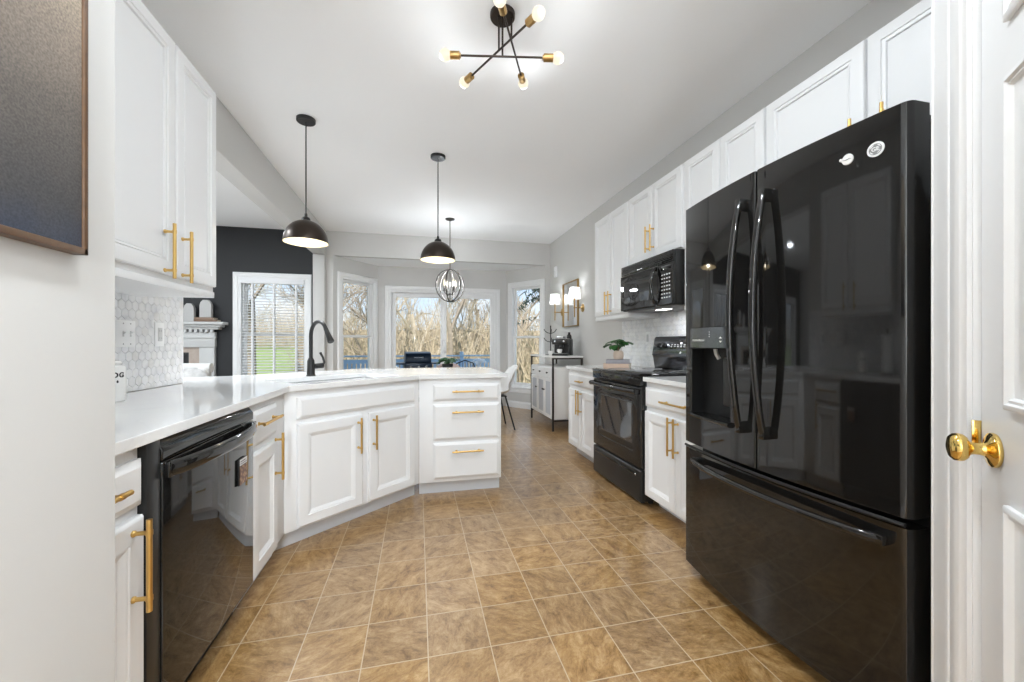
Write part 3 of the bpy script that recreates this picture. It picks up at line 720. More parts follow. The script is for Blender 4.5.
b = MB(); pts = [(x, bow(x) - .004, DZ0 - .008) for x in [DX0 - .004 + (DX1 - DX0 + .008) * i / 10 for i in range(11)]]; b.tube(pts, .01, 10, radii=[(.016, .011)] * 11); b.box(DX0, DX1, -.012, .056, DZ0 - .012, DZ0 - .001); b.build('drip_tray', BLACK, ld)
b = MB(); door_slab(b, SPL + .003, FW - .001, .632, 1.750, .007, .022, 12); rd = b.build('door', BLACK, fr, ang=30)
b = MB(); door_slab(b, .001, FW - .001, .052, .604, .012, .022, 26); fd = b.build('freezer_drawer', BLACK, fr, ang=30)
for xh, dr in ((SPL - .055, ld), (SPL + .055, rd)):
    b = MB(); pts = []; rad = []; n = 24
    for i in range(n + 1):
        t = i / n; z = .762 + (1.655 - .762) * t; y = bow(xh) - .020 - .048 * math.sin(PI * t) ** .75
        pts.append((xh, y, z)); rad.append((.0135, .011 + .003 * math.sin(PI * t)))
    b.tube(pts, .012, 14, radii=rad, flat=(0, 1, 0))
    for z in (.778, 1.638): b.box(xh - .013, xh + .013, bow(xh) - .034, bow(xh) + .001, z - .022, z + .022, .005)
    b.build('handle', BLACK, dr)
b = MB(); pts = []; rad = []; n = 26; hx0, hx1 = .11, FW - .045
for i in range(n + 1):
    t = i / n; x = hx0 + (hx1 - hx0) * t; pts.append((x, bow(x) - .022 - .034 * math.sin(PI * t) ** .6, .562)); rad.append((.011, .013))
b.tube(pts, .012, 14, radii=rad)
for x in (hx0 + .012, hx1 - .012): b.box(x - .02, x + .02, bow(x) - .034, bow(x) + .002, .548, .577, .005)
b.build('handle', BLACK, fd)
b = MB(); b.tube([(x, bow(x) - .002, .614) for x in [.01 + (FW - .02) * i / 14 for i in range(15)]], .006, 8); b.build('door_gasket', VOID, fr)
# round emblem on the right door
def on_door(x): 
    c = x - FW / 2; return math.asin(c / RA)
ex, ez = FY1 - .872, 1.650
Me = Matrix.Translation((ex, bow(ex) - .0004, ez)) @ Matrix.Rotation(on_door(ex), 4, 'Z') @ Matrix.Diagonal((.88, 1, .88, 1))
b = MB(); b.lathe([(.0235, 0), (.0235, .002), (.0, .002)], seg=32, M=AX); b.xform(Me); em = b.build('emblem', PRINTW, rd)
b = MB(); b.lathe([(.0175, .0018), (.0175, .0026), (0, .0026)], seg=32, M=AX); b.xform(Me); b.build('emblem_field', GREYP, em)
b = MB()
for k in range(4): 
    a = PI / 4 + k * PI / 2; b.tube([(.0145 * math.cos(a + q), -.0028, .0145 * math.sin(a + q)) for q in (-.5, -.2, .1, .4)], .001, 6, radii=[.0004, .0012, .0016, .0006])
b.xform(Me); b.build('emblem_scrolls', PRINTW, em)
text_mesh('emblem_monogram', 'GE', .0175, PRINTW, em, Me @ Matrix.Translation((0, -.0028, 0)) @ FACE, bold=.0003)
# fridge magnet
gx, gz = FY1 - .941, 1.651
Mg = Matrix.Translation((gx, bow(gx) - .0003, gz)) @ Matrix.Rotation(on_door(gx), 4, 'Z') @ Matrix.Diagonal((.76, 1, .80, 1))
mgr = thing('fridge_magnet', 'round white magnet with a dark flourish on the refrigerator door', 'magnet', (FX, FY1, 0), RZR)
b = MB(); b.lathe([(.020, 0), (.020, .003), (.0185, .0042), (0, .0045)], seg=28, M=AX); b.xform(Mg); b.build('disc', CERAM, mgr)
b = MB(); b.tube([(-.018, -.0045, .001), (-.010, -.0048, -.001), (.000, -.005, -.0015), (.008, -.0048, .0005), (.014, -.0046, -.003)], .0012, 8, radii=[.0006, .0013, .0017, .0015, .0005]); b.xform(Mg); b.build('flourish', GREYP, mgr)
b = MB(); b.sphere((-.0235, -.003, .005), .0055, 12, (1, .5, 1.1)); b.tube([(-.018, -.002, -.002), (-.022, -.003, .001)], .003, 8); b.xform(Mg); b.build('tip', CERAM, mgr)

# ================================================================ RANGE
RY1, RW = 3.206, .764
rg = thing('kitchen_range', 'black freestanding electric range with glass oven door', 'range', (1.468, RY1, 0), RZR)
b = MB(); b.box(0, RW, .028, .640, .03, .872, .003); b.build('body', BLACKD, rg)
for x in (.05, RW - .05):
    for y in (.10, .58): MB().lathe([(.018, 0), (.018, .03)], (x, y, 0), 12).build('levelling_foot', BLACKD, rg)
b = MB(); b.box(.003, RW - .003, -.012, .60, .872, .893, .005, 2); b.box(.004, RW - .004, -.008, .026, .815, .872, .003); b.build('cooktop_frame', BLACK, rg)
b = MB(); b.box(.018, RW - .018, .010, .575, .892, .896, .0015); ct = b.build('cooktop_glass', GLASSB, rg)
for (x, y, r) in ((.21, .15, .105), (.58, .15, .085), (.21, .43, .078), (.58, .43, .105)):
    b = MB(); n = 40
    b.tube([(x + r * math.cos(2 * PI * k / n), y + r * math.sin(2 * PI * k / n), .896) for k in range(n)], .0008, 4, closed=True); b.build('burner_ring', GREYP, ct)
b = MB(); b.panel(.004, RW - .004, .252, .808, [(0, .026), (0, .006), (.006, -.002), (.012, -.004), (.10, -.004), (.104, -.0025), (.108, -.0025)]); od = b.build('oven_door', BLACK, rg, ang=20)
b = MB(); b.panel(.150, RW - .115, .400, .698, [(0, -.002), (.002, -.0045), (.012, -.0050), (.014, -.0046)]); b.build('oven_window', OVENWIN, od)
b = MB(); pts = []; n = 16
for i in range(n + 1):
    t = i / n; pts.append((.02 + (RW - .04) * t, -.040 - .018 * math.sin(PI * t), .775))
b.tube(pts, .012, 12, radii=[(.010, .015)] * (n + 1))
for x in (.034, RW - .034): b.box(x - .016, x + .016, -.045, -.002, .757, .793, .005)
b.build('oven_handle', BLACK, od)
b = MB(); b.panel(.006, RW - .006, .022, .240, [(0, .028), (0, .004), (.006, -.003), (.012, -.005)]); wd = b.build('storage_drawer', BLACKD, rg, ang=20)
b = MB(); b.box(.06, RW - .06, -.011, -.004, .196, .212, .003); b.build('drawer_pull', BLACK, wd)
MB().sphere((RW - .062, -.010, .203), .008, 12, (1, .6, 1.2)).build('pull_end_highlight', SILVER, wd)  # silver bead stands in for the bright highlight at the pull end
b = MB(); t = MB().prism([(.585, .896), (.570, .985), (.560, 1.005), (.585, 1.150), (.600, 1.165), (.640, 1.165), (.640, .872), (.585, .872)], .004, RW - .004)
t.xform(Matrix(((0, 0, 1, 0), (1, 0, 0, 0), (0, 1, 0, 0), (0, 0, 0, 1)))); b.merge(t); bk = b.build('control_console', CONSM, rg, bev=.004)
nrm = Vector((0, -.145, .025)).normalized(); MN = axis_to(nrm)
def conp(x, z, out=.0): 
    t = (z - 1.005) / .145; return Vector((x, .560 + .025 * t, z)) + nrm * out
for x in (.095, .165, RW - .165, RW - .095):
    b = MB(); b.lathe([(.024, 0), (.024, .005), (.019, .008), (.018, .024), (.015, .027), (0, .027)], conp(x, 1.085), 20, MN); b.obox(conp(x, 1.085, .029), (.005, .006, .030), MN); b.build('knob', BLACKD, bk)
MR = Matrix.Rotation(math.atan2(.025, .145), 3, 'X').inverted()
b = MB(); b.obox(conp(.398, 1.095, .001), (.30, .003, .075), MR, .001); b.build('display', GLASSB, bk)
b = MB()
for i in range(7):
    for j in range(2): b.obox(conp(.275 + i * .041, 1.078 + j * .014, .003), (.022, .001, .005), MR)
b.build('keypad_marks', PRINTW, bk)
b = MB(); b.lathe([(.009, 0), (.009, .0015), (0, .0015)], conp(.398, 1.030, .0), 20, MN); b.build('round_emblem', PRINTW, bk)

# ================================================================ MICROWAVE
mw = thing('microwave', 'black over the range microwave with curved handle', 'microwave', (1.735, 3.178, 1.378), RZR)
MWW, MH = .732, .382
b = MB(); b.box(0, MWW, 0, .365, 0, MH, .003); b.build('body', BLACKD, mw)
b = MB(); b.box(.03, MWW - .03, .03, .33, -.006, 0); b.build('underside_grille', GREYP, mw)
b = MB(); b.box(.003, MWW - .003, -.020, -.001, .300, MH - .003, .003); vg = b.build('vent_trim', BLACK, mw)
b = MB()
for i in range(5): b.box(.03, MWW - .03, -.0225, -.019, .318 + i * .011, .322 + i * .011)
b.build('vent_slots', VOID, vg)
b = MB(); b.panel(.003, .555, .004, .296, [(0, -.001), (0, -.024), (.006, -.028), (.055, -.028), (.060, -.026)]); md = b.build('door', BLACK, mw, ang=20)
b = MB(); b.panel(.065, .470, .060, .240, [(0, -.0255), (.002, -.0285), (.006, -.0290)]); b.build('door_window', GLASSB, md)
b = MB(); b.panel(.558, MWW - .003, .004, .296, [(0, -.001), (0, -.024), (.004, -.028)]); kp = b.build('control_panel', BLACK, mw, ang=20)
b = MB(); b.box(.600, .715, -.0295, -.0278, .248, .278, .001); b.build('clock_display', GLASSB, kp)
b = MB()
for i in range(4):
    for j in range(7): b.box(.604 + i * .029, .604 + i * .029 + .016, -.0290, -.0278, .048 + j * .027, .057 + j * .027)
b.build('keypad_marks', PRINTW, kp)
b = MB(); pts = []; rad = []; n = 18
for i in range(n + 1):
    t = i / n; pts.append((.535, -.034 - .040 * math.sin(PI * t) ** .7, .018 + .262 * t)); rad.append((.013, .010))
b.tube(pts, .012, 12, radii=rad, flat=(0, 1, 0))
for z in (.026, .272): b.box(.521, .549, -.044, -.027, z - .014, z + .014, .004)
b.build('handle', BLACK, md)

b = MB(); b.box(.30, .43, .12, .18, -.0085, -.006, .001); b.build('cooktop_lamp_lens', CANLIT, mw)
o = lamp('cooktop_light', 'AREA', (1.735 + .15, 3.178 - .365, 1.366), .6, WARM, .04)

# ================================================================ LIGHT FIXTURES
# chandelier of three crossed rods with bare bulbs
CX, CY = .409, 1.955
ch = thing('chandelier', 'black and brass ceiling light of three crossed rods with bare bulbs', 'ceiling light', (CX, CY, H))
MB().lathe([(.062, 0), (.062, -.018), (.058, -.024), (0, -.024)], seg=32).build('canopy', BRONZE, ch)
arms = [((.134, 1.993), (.671, 1.889), 2.517, (-.002, -.008)), ((.253, 2.226), (.513, 1.694), 2.550, (-.030, -.012)), ((.588, 2.235), (.348, 1.719), 2.600, (.038, -.012))]
for (p, q, z, st) in arms:
    zr = z - H; pa = Vector((p[0] - CX, p[1] - CY, zr)); pb = Vector((q[0] - CX, q[1] - CY, zr)); d = (pb - pa).normalized()
    m = pa + (pb - pa) * max(0, min(1, (Vector((st[0], st[1], zr)) - pa).dot(d) / (pb - pa).length))
    b = MB(); b.tube([pa + d * .06, pb - d * .06], .0052, 10); r = b.build('rod', BRONZE, ch)
    MB().tube([(m.x, m.y, zr), (m.x, m.y, -.022)], .005, 10).build('stem', BRONZE, r)
    for e, dd in ((pa, d), (pb, -d)):
        M = axis_to(dd)
        so = MB().lathe([(.0185, .020), (.0185, .066), (.012, .068), (.012, .072)], e, 20, M).build('socket', ABRASS, r)
        MB().lathe([(0, -.034), (.016, -.030), (.026, -.018), (.0295, -.004), (.027, .008), (.019, .019), (.0145, .026)], e, 20, M).build('bulb', BULB, ch)
        g = Vector((CX, CY, H)) + e - dd * .04
        lamp('chandelier_light', 'POINT', g + Vector((0, 0, -.02)), 0.40, WARM, .035)

# dome pendants over the peninsula
def dome(label, x, y, zr):
    t = thing('pendant_lamp', label, 'pendant lamp', (x, y, H), group='black dome pendants over the peninsula')
    h = zr - H
    MB().lathe([(.064, 0), (.064, -.020), (.060, -.024), (0, -.024)], seg=32).build('canopy', BLACKM, t)
    MB().tube([(0, 0, -.02), (0, 0, h + .185)], .0045, 10).build('rod', BLACKM, t)
    MB().lathe([(.006, .215), (.010, .205), (.010, .190), (.024, .183), (.030, .172), (.030, .160), (0, .160)], (0, 0, h), 24).build('cap', BLACKM, t)
    prof = [(.150, 0), (.1505, .004)]; R0 = .150
    for i in range(1, 13): a = PI / 2 * i / 12; prof.append((max(R0 * math.cos(a), .012), .004 + .160 * math.sin(a)))
    sh = MB().lathe(prof, (0, 0, h), 48, cap0=False).build('shade', BRONZE, t)
    inner = [(.1495, .0)] + [(max(.147 * math.cos(PI / 2 * i / 12), .010), .002 + .156 * math.sin(PI / 2 * i / 12)) for i in range(0, 13)]
    MB().lathe(inner, (0, 0, h), 48, cap0=False, cap1=False).build('shade_lining', GOLDIN, sh)
    MB().sphere((0, 0, h + .075), .032, 16).build('bulb', BULB, t)
    MB().lathe([(.016, .10), (.016, .158)], (0, 0, h), 14).build('socket', BLACKM, t)
    lamp('pendant_light', 'SPOT', (x, y, zr + .045), 12.0, WARM, .09, spot_size=R(98), spot_blend=.3)
    lamp('pendant_glow', 'POINT', (x, y, zr + .035), 1.0, (1, .90, .74), .03)
dome('black dome pendant lamp over the sink corner', -.795, 3.195, 1.838)
dome('black dome pendant lamp over the drawer end of the peninsula', .170, 3.562, 1.830)

# globe of metal rings over the dining table
gx_, gy_ = .409, 5.32; gl = thing('globe_chandelier', 'round metal ring globe chandelier with candle bulbs over dining table', 'chandelier', (gx_, gy_, H))
zc = 1.865 - H
MB().lathe([(.062, 0), (.058, -.012), (.03, -.022), (.008, -.03), (0, -.03)], seg=24).build('canopy', NICKEL, gl)
MB().tube([(0, 0, -.02), (0, 0, zc + .20)], .006, 8).build('stem', NICKEL, gl)
for k, ph in enumerate((10, 70, 130)):
    b = MB(); n = 40; a = R(ph)
    b.tube([(.185 * math.sin(2 * PI * i / n) * math.cos(a), .185 * math.sin(2 * PI * i / n) * math.sin(a), zc + .208 * math.cos(2 * PI * i / n)) for i in range(n)], .008, 8, closed=True, radii=[.0085] * n); b.build('ring', RINGM, gl)
b = MB(); b.tube([(0, 0, zc + .20), (0, 0, zc - .20)], .006, 8); b.lathe([(.018, -.12), (.022, -.11), (.018, -.10)], (0, 0, zc), 12); b.build('centre_stem', RINGM, gl)
for k in range(4):
    a = R(25 + 90 * k); x, y = .085 * math.cos(a), .085 * math.sin(a)
    b = MB(); b.tube([(0, 0, zc - .11), (x * .6, y * .6, zc - .12), (x, y, zc - .085), (x, y, zc - .03)], .006, 8); b.lathe([(.018, -.075), (.018, -.070), (.010, -.068), (.010, -.01)], (x, y, zc), 12); ar = b.build('candle_arm', RINGM, gl)
    MB().lathe([(.008, -.01), (.015, .015), (.016, .035), (.009, .065), (0, .085)], (x, y, zc), 12).build('candle_bulb', CANDLE, ar)
    lamp('globe_light', 'POINT', (gx_ + x, gy_ + y, H + zc + .03), 5.0, WARM, .03)

# sconces beside the mirror
for y, lab in ((5.70, 'brass wall sconce with white shade nearest the bay window'), (4.93, 'brass wall sconce with white shade nearest the kitchen cabinets')):
    t = thing('wall_sconce', lab, 'wall sconce', (WX, y, 1.575), RZR, 'brass sconces beside the mirror')
    MB().lathe([(.055, .0005), (.055, .008), (.048, .014), (.018, .018), (.012, .03), (0, .03)], seg=28, M=AX).build('backplate', ABRASS, t)
    b = MB(); b.tube([(0, -.02, 0), (0, -.115, 0)], .007, 10); b.tube([(0, -.118, -.125), (0, -.118, .120)], .0095, 12, radii=[.0075, .0105]); b.sphere((0, -.118, 0), .014, 12); b.build('arm', ABRASS, t)
    sh = MB().lathe([(.082, .112), (.060, .262)], (0, -.118, 0), 28, cap0=False, cap1=False).build('shade', LINEN, t)
    MB().sphere((0, -.118, .150), .018, 12).build('bulb', BULB, t)
    lamp('sconce_light', 'POINT', (WX - .118, y, 1.575 + .22), 0.95, WARM, .022)

# downlights: one living room can seen in a reflection, all others added as fill
def can(x, y, lab, p=16):
    t = thing('ceiling_downlight', lab, 'ceiling light', (x, y, H), group='round white recessed ceiling downlights')
    MB().lathe([(.082, -.0005), (.082, -.006), (.064, -.008), (.060, -.003), (0, -.003)], seg=32).build('trim_ring', PLASTW, t)
    MB().lathe([(.058, -.0035), (.058, -.0045), (0, -.0045)], seg=28).build('lens', CANLIT, t)
    lamp('downlight', 'AREA', (x, y, H - .012), p, NEUTRAL, .055)
for x, y in ((-3.9, 4.9), (-2.4, 4.7), (-3.9, 3.3), (-2.4, 3.1), (-3.9, 1.8), (-2.4, 1.8)):
    can(x, y, 'recessed living room downlight, from a set mostly added as fill', 5 if y > 4 else 18)
can(.0, .60, 'added fill downlight over the kitchen entry', 7); can(.78, 1.40, 'added fill downlight in front of the refrigerator', 5); can(-.1, -.9, 'added fill downlight in the hall', 16); can(-.1, -2.1, 'added fill downlight at the hall end', 16)

# globe lamp added out of view behind the camera to brighten the kitchen
hl = thing('fill_floor_lamp', 'globe floor lamp added in the unseen hall as fill light', 'floor lamp', (-.12, -1.25, 0))
MB().lathe([(.13, 0), (.13, .015), (.03, .03), (0, .03)], seg=28).build('base', BLACKM, hl)
MB().tube([(0, 0, .02), (0, 0, 1.10)], .010, 10).build('pole', BLACKM, hl)
MB().lathe([(.05, 1.12), (.12, 1.18), (.15, 1.28), (.12, 1.38), (.05, 1.43)], seg=32, cap0=False, cap1=False).build('glass_globe', GLASS, hl)
MB().lathe([(.015, 1.10), (.015, 1.14), (0, 1.14)], seg=12).build('socket', BLACKM, hl)
lamp('fill_floor_light', 'POINT', (-.12, -1.25, 1.28), 45, NEUTRAL, .08)

# ================================================================ THINGS ON AND AROUND THE COUNTERS
# framed canvas on the near left wall
pf = thing('framed_canvas', 'dark abstract canvas in a thin walnut frame on the near left wall', 'picture', (-.62, .948, 0), PI / 2)
Y0, Y1, Z0, Z1 = -.85, -.041, 1.264, 2.12
b = MB()
for (a0, a1, c0, c1) in ((Y0, Y1, Z0, Z0 + .012), (Y0, Y1, Z1 - .012, Z1), (Y0, Y0 + .010, Z0, Z1), (Y1 - .010, Y1, Z0, Z1)): b.box(a0, a1, -.024, -.001, c0, c1, .0015)
b.build('frame', WOODF, pf)
MB().box(Y0 + .0105, Y1 - .0105, -.020, -.002, Z0 + .0125, Z1 - .0125).build('canvas', CANVAS, pf)

def plate(name, label, Y, z, kinds, gangs):
    t = thing(name, label, 'wall plate', (-1.2838, Y, z), PI / 2); w_ = .037 * gangs
    MB().panel(-w_, w_, -.060, .060, [(0, 0), (0, -.0035), (.004, -.006)]).build('cover', PLASTW, t)
    for i, k in enumerate(kinds):
        x = (i - (gangs - 1) / 2) * .047
        if k == 'switch':
            b = MB(); b.box(x - .005, x + .005, -.0065, -.0055, -.013, .013); u = b.build('switch_slot', GREYW, t); b = MB(); b.obox((x, -.010, .004), (.008, .016, .008), Matrix.Rotation(R(-25), 3, 'X'), .001); b.build('toggle', PLASTW, u)
        else:
            b = MB(); b.box(x - .017, x + .017, -.0078, -.0055, -.034, .034, .0015); u = b.build('socket', GREYW, t); b = MB()
            for zz in (-.019, .019): b.box(x - .008, x - .006, -.0082, -.0077, zz - .005, zz + .005); b.box(x + .006, x + .008, -.0082, -.0077, zz - .005, zz + .005)
            b.build('slots', GREYP, u)
        b = MB()
        for zz in (-.046, .046) if k == 'switch' else (): b.lathe([(.003, 0), (.003, .001), (0, .001)], (x, -.0058, zz), 8, AX)
        if k == 'switch': b.build('screws', GREYP, t)
plate('switch_plate', 'white double light switch plate on the hexagon backsplash', 2.155, 1.146, ('switch', 'switch'), 1.75)
plate('outlet_plate', 'white single outlet plate on the hexagon backsplash', 2.400, 1.148, ('outlet',), 1.0)
t = thing('outlet_plate', 'white outlet plate on the tiled wall left of the range console', 'wall plate', (WX - .0064, 3.385, 1.155), RZR)
MB().panel(-.037, .037, -.060, .060, [(0, 0), (0, -.0035), (.004, -.006)]).build('cover', PLASTW, t)
b = MB(); b.box(-.017, .017, -.0078, -.0055, -.034, .034, .0015); b.build('socket', GREYW, t)

# canister with lettering
cn = thing('canister', 'white ceramic canister with black lettering beside the wall stub', 'canister', (-1.155, 1.835, .88))
b = MB(); b.lathe([(.052, 0), (.057, .004), (.059, .015), (.059, .130), (.054, .138), (.044, .141), (.044, .143)], seg=40); b.build('jar', CERAM, cn)
b = MB(); b.lathe([(.047, .143), (.049, .147), (.044, .156), (.018, .161), (.009, .163), (.011, .170), (.012, .175), (.007, .181), (0, .182)], seg=32); b.build('lid', CERAM, cn)
base = math.atan2(-1.835, 1.155)
for chh, da in (('D', -8), ('O', 14), ('G', 36)):
    th = base + R(da + 12); M = Matrix.Translation((.0592 * math.cos(th), .0592 * math.sin(th), .102)) @ Matrix.Rotation(th + PI / 2, 4, 'Z') @ FACE
    text_mesh('lettering', chh, .026, INK, cn, M, .0008, .0009)
th = base + R(34); b = MB(); b.sphere((.059 * math.cos(th), .059 * math.sin(th), .078), .0055, 12, (.6, .6, 1)); b.build('lettering_drop', INK, cn)
# paper towels (hidden by the wall stub, mirrored in the refrigerator)
pt = thing('paper_towel_holder', 'white paper towel roll on a black stand on the left counter', 'paper towel holder', (-1.08, 1.52, .88))
b = MB(); b.lathe([(.085, 0), (.085, .008), (.080, .012), (.008, .013), (.007, .300), (.015, .305), (.017, .318), (.010, .328), (0, .329)], seg=28); b.build('stand', BLACKM, pt)
b = MB(); b.lathe([(.020, .0145), (.074, .0145), (.074, .285), (.020, .285)], seg=36, cap0=False, cap1=False); b.build('paper_roll', mat('paper_towel', (.82, .82, .81), .95, noise=.02, bump=.3, nscale=150), pt)

# books and plant beyond the range
def book(label, x, y, z, w_, d_, h_, rz, cover, cat='book'):
    t = thing('book', label, 'book', (x, y, z), rz)
    b = MB(); b.box(-w_ / 2, w_ / 2, -d_ / 2, d_ / 2, 0, .003, .0005); b.box(-w_ / 2, w_ / 2, -d_ / 2, d_ / 2, h_ - .003, h_, .0005); b.box(-w_ / 2, w_ / 2, -d_ / 2, -d_ / 2 + .003, .001, h_ - .001, .0008); b.build('cover', cover, t)
    MB().box(-w_ / 2 + .004, w_ / 2 - .004, -d_ / 2 + .003, d_ / 2 - .004, .003, h_ - .003).build('pages', PAGES, t)
    return t
book('tan book at the bottom of the stack beyond the range', 1.80, 3.405, .8805, .23, .165, .040, R(-38), PAPERTAN)
book('grey book on top of the stack beyond the range', 1.805, 3.40, .9210, .21, .150, .036, R(-32), PAPERGR)
def leafy(parent, n, z0, spread, size, m, seed, up=.6, name='leaf'):
    rng = random.Random(seed)
    b = MB()
    for i in range(n):
        a = 2.4 * i + rng.uniform(-.3, .3); rr = spread * (.35 + .65 * rng.random()); hgt = z0 + up * spread * (1.1 - .6 * rr / spread) + rng.uniform(-.01, .02)
        tip = Vector((rr * math.cos(a), rr * math.sin(a), hgt))
        b.tube([(0, 0, z0 - .02), tip * .5 + Vector((0, 0, z0 * .5 + .02)), tip], .0015, 5)
        s_ = size * rng.uniform(.75, 1.15); d = Vector((math.cos(a), math.sin(a), rng.uniform(-.5, .25))).normalized(); side = d.cross(Vector((0, 0, 1))).normalized(); nrm = side.cross(d)
        rows = []
        for t, wv in ((-.1, .25), (.1, .85), (.4, 1.0), (.7, .75), (.92, .3)):
            c = tip + d * (t * s_) - nrm * (abs(t - .3) ** 2 * s_ * .7); rows.append([b.bm.verts.new(c + side * (k * wv * s_ * .5) + nrm * (-abs(k) * .12 * s_)) for k in (-1, 0, 1)])
        for A_, B_ in zip(rows, rows[1:]):
            for k in range(2): b._f((A_[k], A_[k + 1], B_[k + 1], B_[k]))
    return b.build(name, m, parent)
pl = thing('potted_plant', 'small round leaved plant in a beige pot on the stacked books', 'potted plant', (1.812, 3.41, .9575))
b = MB(); b.lathe([(.034, 0), (.042, .006), (.047, .030), (.046, .060), (.036, .078), (.033, .080), (.031, .076), (0, .070)], seg=28); b.build('pot', CLAY, pl)
b = MB(); b.lathe([(.030, .074), (.014, .080), (0, .080)], seg=16); b.lathe([(.008, .08), (.006, .125), (0, .125)], seg=8); b.build('stems', BROWNB, pl)
leafy(pl, 14, .120, .085, .085, LEAF, 5, .62, 'leaves')

# coffee console
cs = thing('coffee_console', 'white console cabinet with dark metal frame under the sconces', 'console cabinet', (1.645, 5.78, 0), RZR)
CW, CD = .985, .41
MB().box(-.005, CW + .01, -.012, CD, .925, .946, .003).build('top', SHELL, cs)
for x in (.004, CW - .012):
    b = MB()
    for y in (.008, CD - .014): b.box(x - .011, x + .011, y - .011, y + .011, 0, .924)
    b.box(x - .009, x + .009, .008, CD - .014, .906, .924); b.box(x - .009, x + .009, .008, CD - .014, .120, .136); b.build('metal_end_frame', BRONZE, cs)
b = MB(); b.box(.018, CW - .026, .012, CD - .01, .140, .800, .003); b.build('cabinet_body', SHELL, cs)
for i in range(3):
    x0 = .026 + i * .310; dr = MB().panel(x0, x0 + .304, .665, .792, [(0, .011), (0, .0), (.004, -.003)]).build('drawer', SHELL, cs, ang=20)
    b = MB(); b.lathe([(.006, 0), (.005, .010), (.012, .016), (.011, .024), (0, .026)], (x0 + .152, -.003, .728), 14, AX); b.build('knob', BRONZE, dr)
    do = MB().panel(x0, x0 + .304, .150, .658, [(0, .011), (0, .0), (.004, -.003), (.040, -.003), (.042, .004)]).build('door', SHELL, cs, ang=20)
    MB().box(x0 + .044, x0 + .260, .0025, .0045, .194, .614).build('inset_panel', PANELG, do)
    b = MB(); b.lathe([(.006, 0), (.005, .010), (.012, .016), (.011, .024), (0, .026)], (x0 + (.282 if i != 2 else .022), -.003, .50), 14, AX); b.build('knob', BRONZE, do)
# espresso machine, cups and mug tree
CT = .947
em = thing('espresso_machine', 'black espresso machine with steel top on the coffee console', 'coffee machine', (1.835, 5.00, CT), R(-38))
b = MB(); b.box(-.13, .13, .02, .24, 0, .26, .012); b.box(-.13, .13, -.10, .04, .175, .26, .012); b.box(-.13, .13, -.10, .05, 0, .035, .006); b.build('body', BLACKD, em)
b = MB(); b.box(-.122, .122, -.085, .232, .261, .270, .004); b.box(-.10, .03, .02, .20, .270, .305, .01); b.build('steel_top', SILVER, em)
b = MB(); b.box(-.11, .11, -.098, .015, .0355, .041, .002); b.build('drip_tray', SILVER, em)
b = MB(); b.lathe([(.034, 0), (.034, .035), (.028, .040)], (.02, -.045, .130), 20); b.tube([(.02, -.07, .150), (.02, -.14, .152), (.02, -.20, .148)], .012, 12, radii=[.008, .012, .014]); b.build('portafilter', BLACKD, em)
b = MB(); b.tube([(-.095, -.085, .18), (-.100, -.11, .12), (-.102, -.12, .07)], .005, 8); b.build('steam_wand', CHROME, em)
for x in (-.075, .075): MB().lathe([(.016, 0), (.015, .012), (0, .013)], (x, -.1005, .225), 16, AX).build('dial', SILVER, em)
b = MB(); b.lathe([(.040, 0), (.040, .05), (.022, .075), (.020, .105), (0, .106)], (.095, .13, .262), 20); b.build('bean_hopper', BLACKD, em)
em.scale = (.80, .80, .84)
def cup(label, x, y, z, rz, s=1.0):
    t = thing('coffee_cup', label, 'cup', (x, y, z), rz, 'white cups at the espresso machine')
    b = MB(); b.lathe([(.022 * s, 0), (.026 * s, .004 * s), (.036 * s, .030 * s), (.040 * s, .062 * s), (.037 * s, .062 * s), (.033 * s, .030 * s), (.020 * s, .010 * s), (0, .009 * s)], seg=24); b.build('bowl', CERAM, t)
    b = MB(); b.tube([(.036 * s, 0, .050 * s), (.056 * s, 0, .046 * s), (.056 * s, 0, .026 * s), (.034 * s, 0, .018 * s)], .0045 * s, 8); b.build('cup_handle', CERAM, t)
cup('white coffee cup on the drip tray of the espresso machine', 1.792, 4.942, CT + .034, 2.0, .85)
cup('white coffee cup in front of the espresso machine', 1.70, 5.03, CT, 1.0, 1.0)
mt = thing('mug_tree', 'black metal mug tree with curved branches on the coffee console', 'mug tree', (1.80, 5.335, CT))
b = MB(); b.lathe([(.075, 0), (.075, .006), (.010, .010), (.0065, .012), (.0065, .395), (.010, .405), (0, .412)], seg=24); b.build('post', BLACKM, mt)
for z, a0 in ((.19, 20), (.31, 65)):
    for k in range(3):
        a = R(a0 + 120 * k); c_, s_ = math.cos(a), math.sin(a)
        b = MB(); b.tube([(0, 0, z - .01), (c_ * .05, s_ * .05, z), (c_ * .085, s_ * .085, z + .025), (c_ * .10, s_ * .10, z + .05)], .005, 8); b.build('branch', BLACKM, mt)
# mirror and door chime
mi = thing('wall_mirror', 'rectangular mirror in a thin brass frame between the sconces', 'mirror', (WX, 5.63, 1.345), RZR)
b = MB(); frame_rect(b, 0, .57, 0, .635, .011, -.028, -.001, .002); b.build('frame', ABRASS, mi)
MB().box(.014, .556, -.014, -.002, .014, .621).build('mirror_glass', mat('mirror_silver', (.88, .89, .90), .015, metal=1, noise=.005), mi, smooth=False)
dc = thing('door_chime', 'small white door chime box high on the right wall by the bay', 'door chime', (WX, 5.965, 2.145), RZR)
b = MB(); b.panel(-.045, .045, 0, .165, [(0, 0), (0, -.022), (.006, -.030)]); b.build('cover', PLASTW, dc)
b = MB(); [b.box(-.03, .03, -.0308, -.0295, .03 + i * .018, .036 + i * .018) for i in range(4)]; b.build('sound_slots', GREYW, dc)

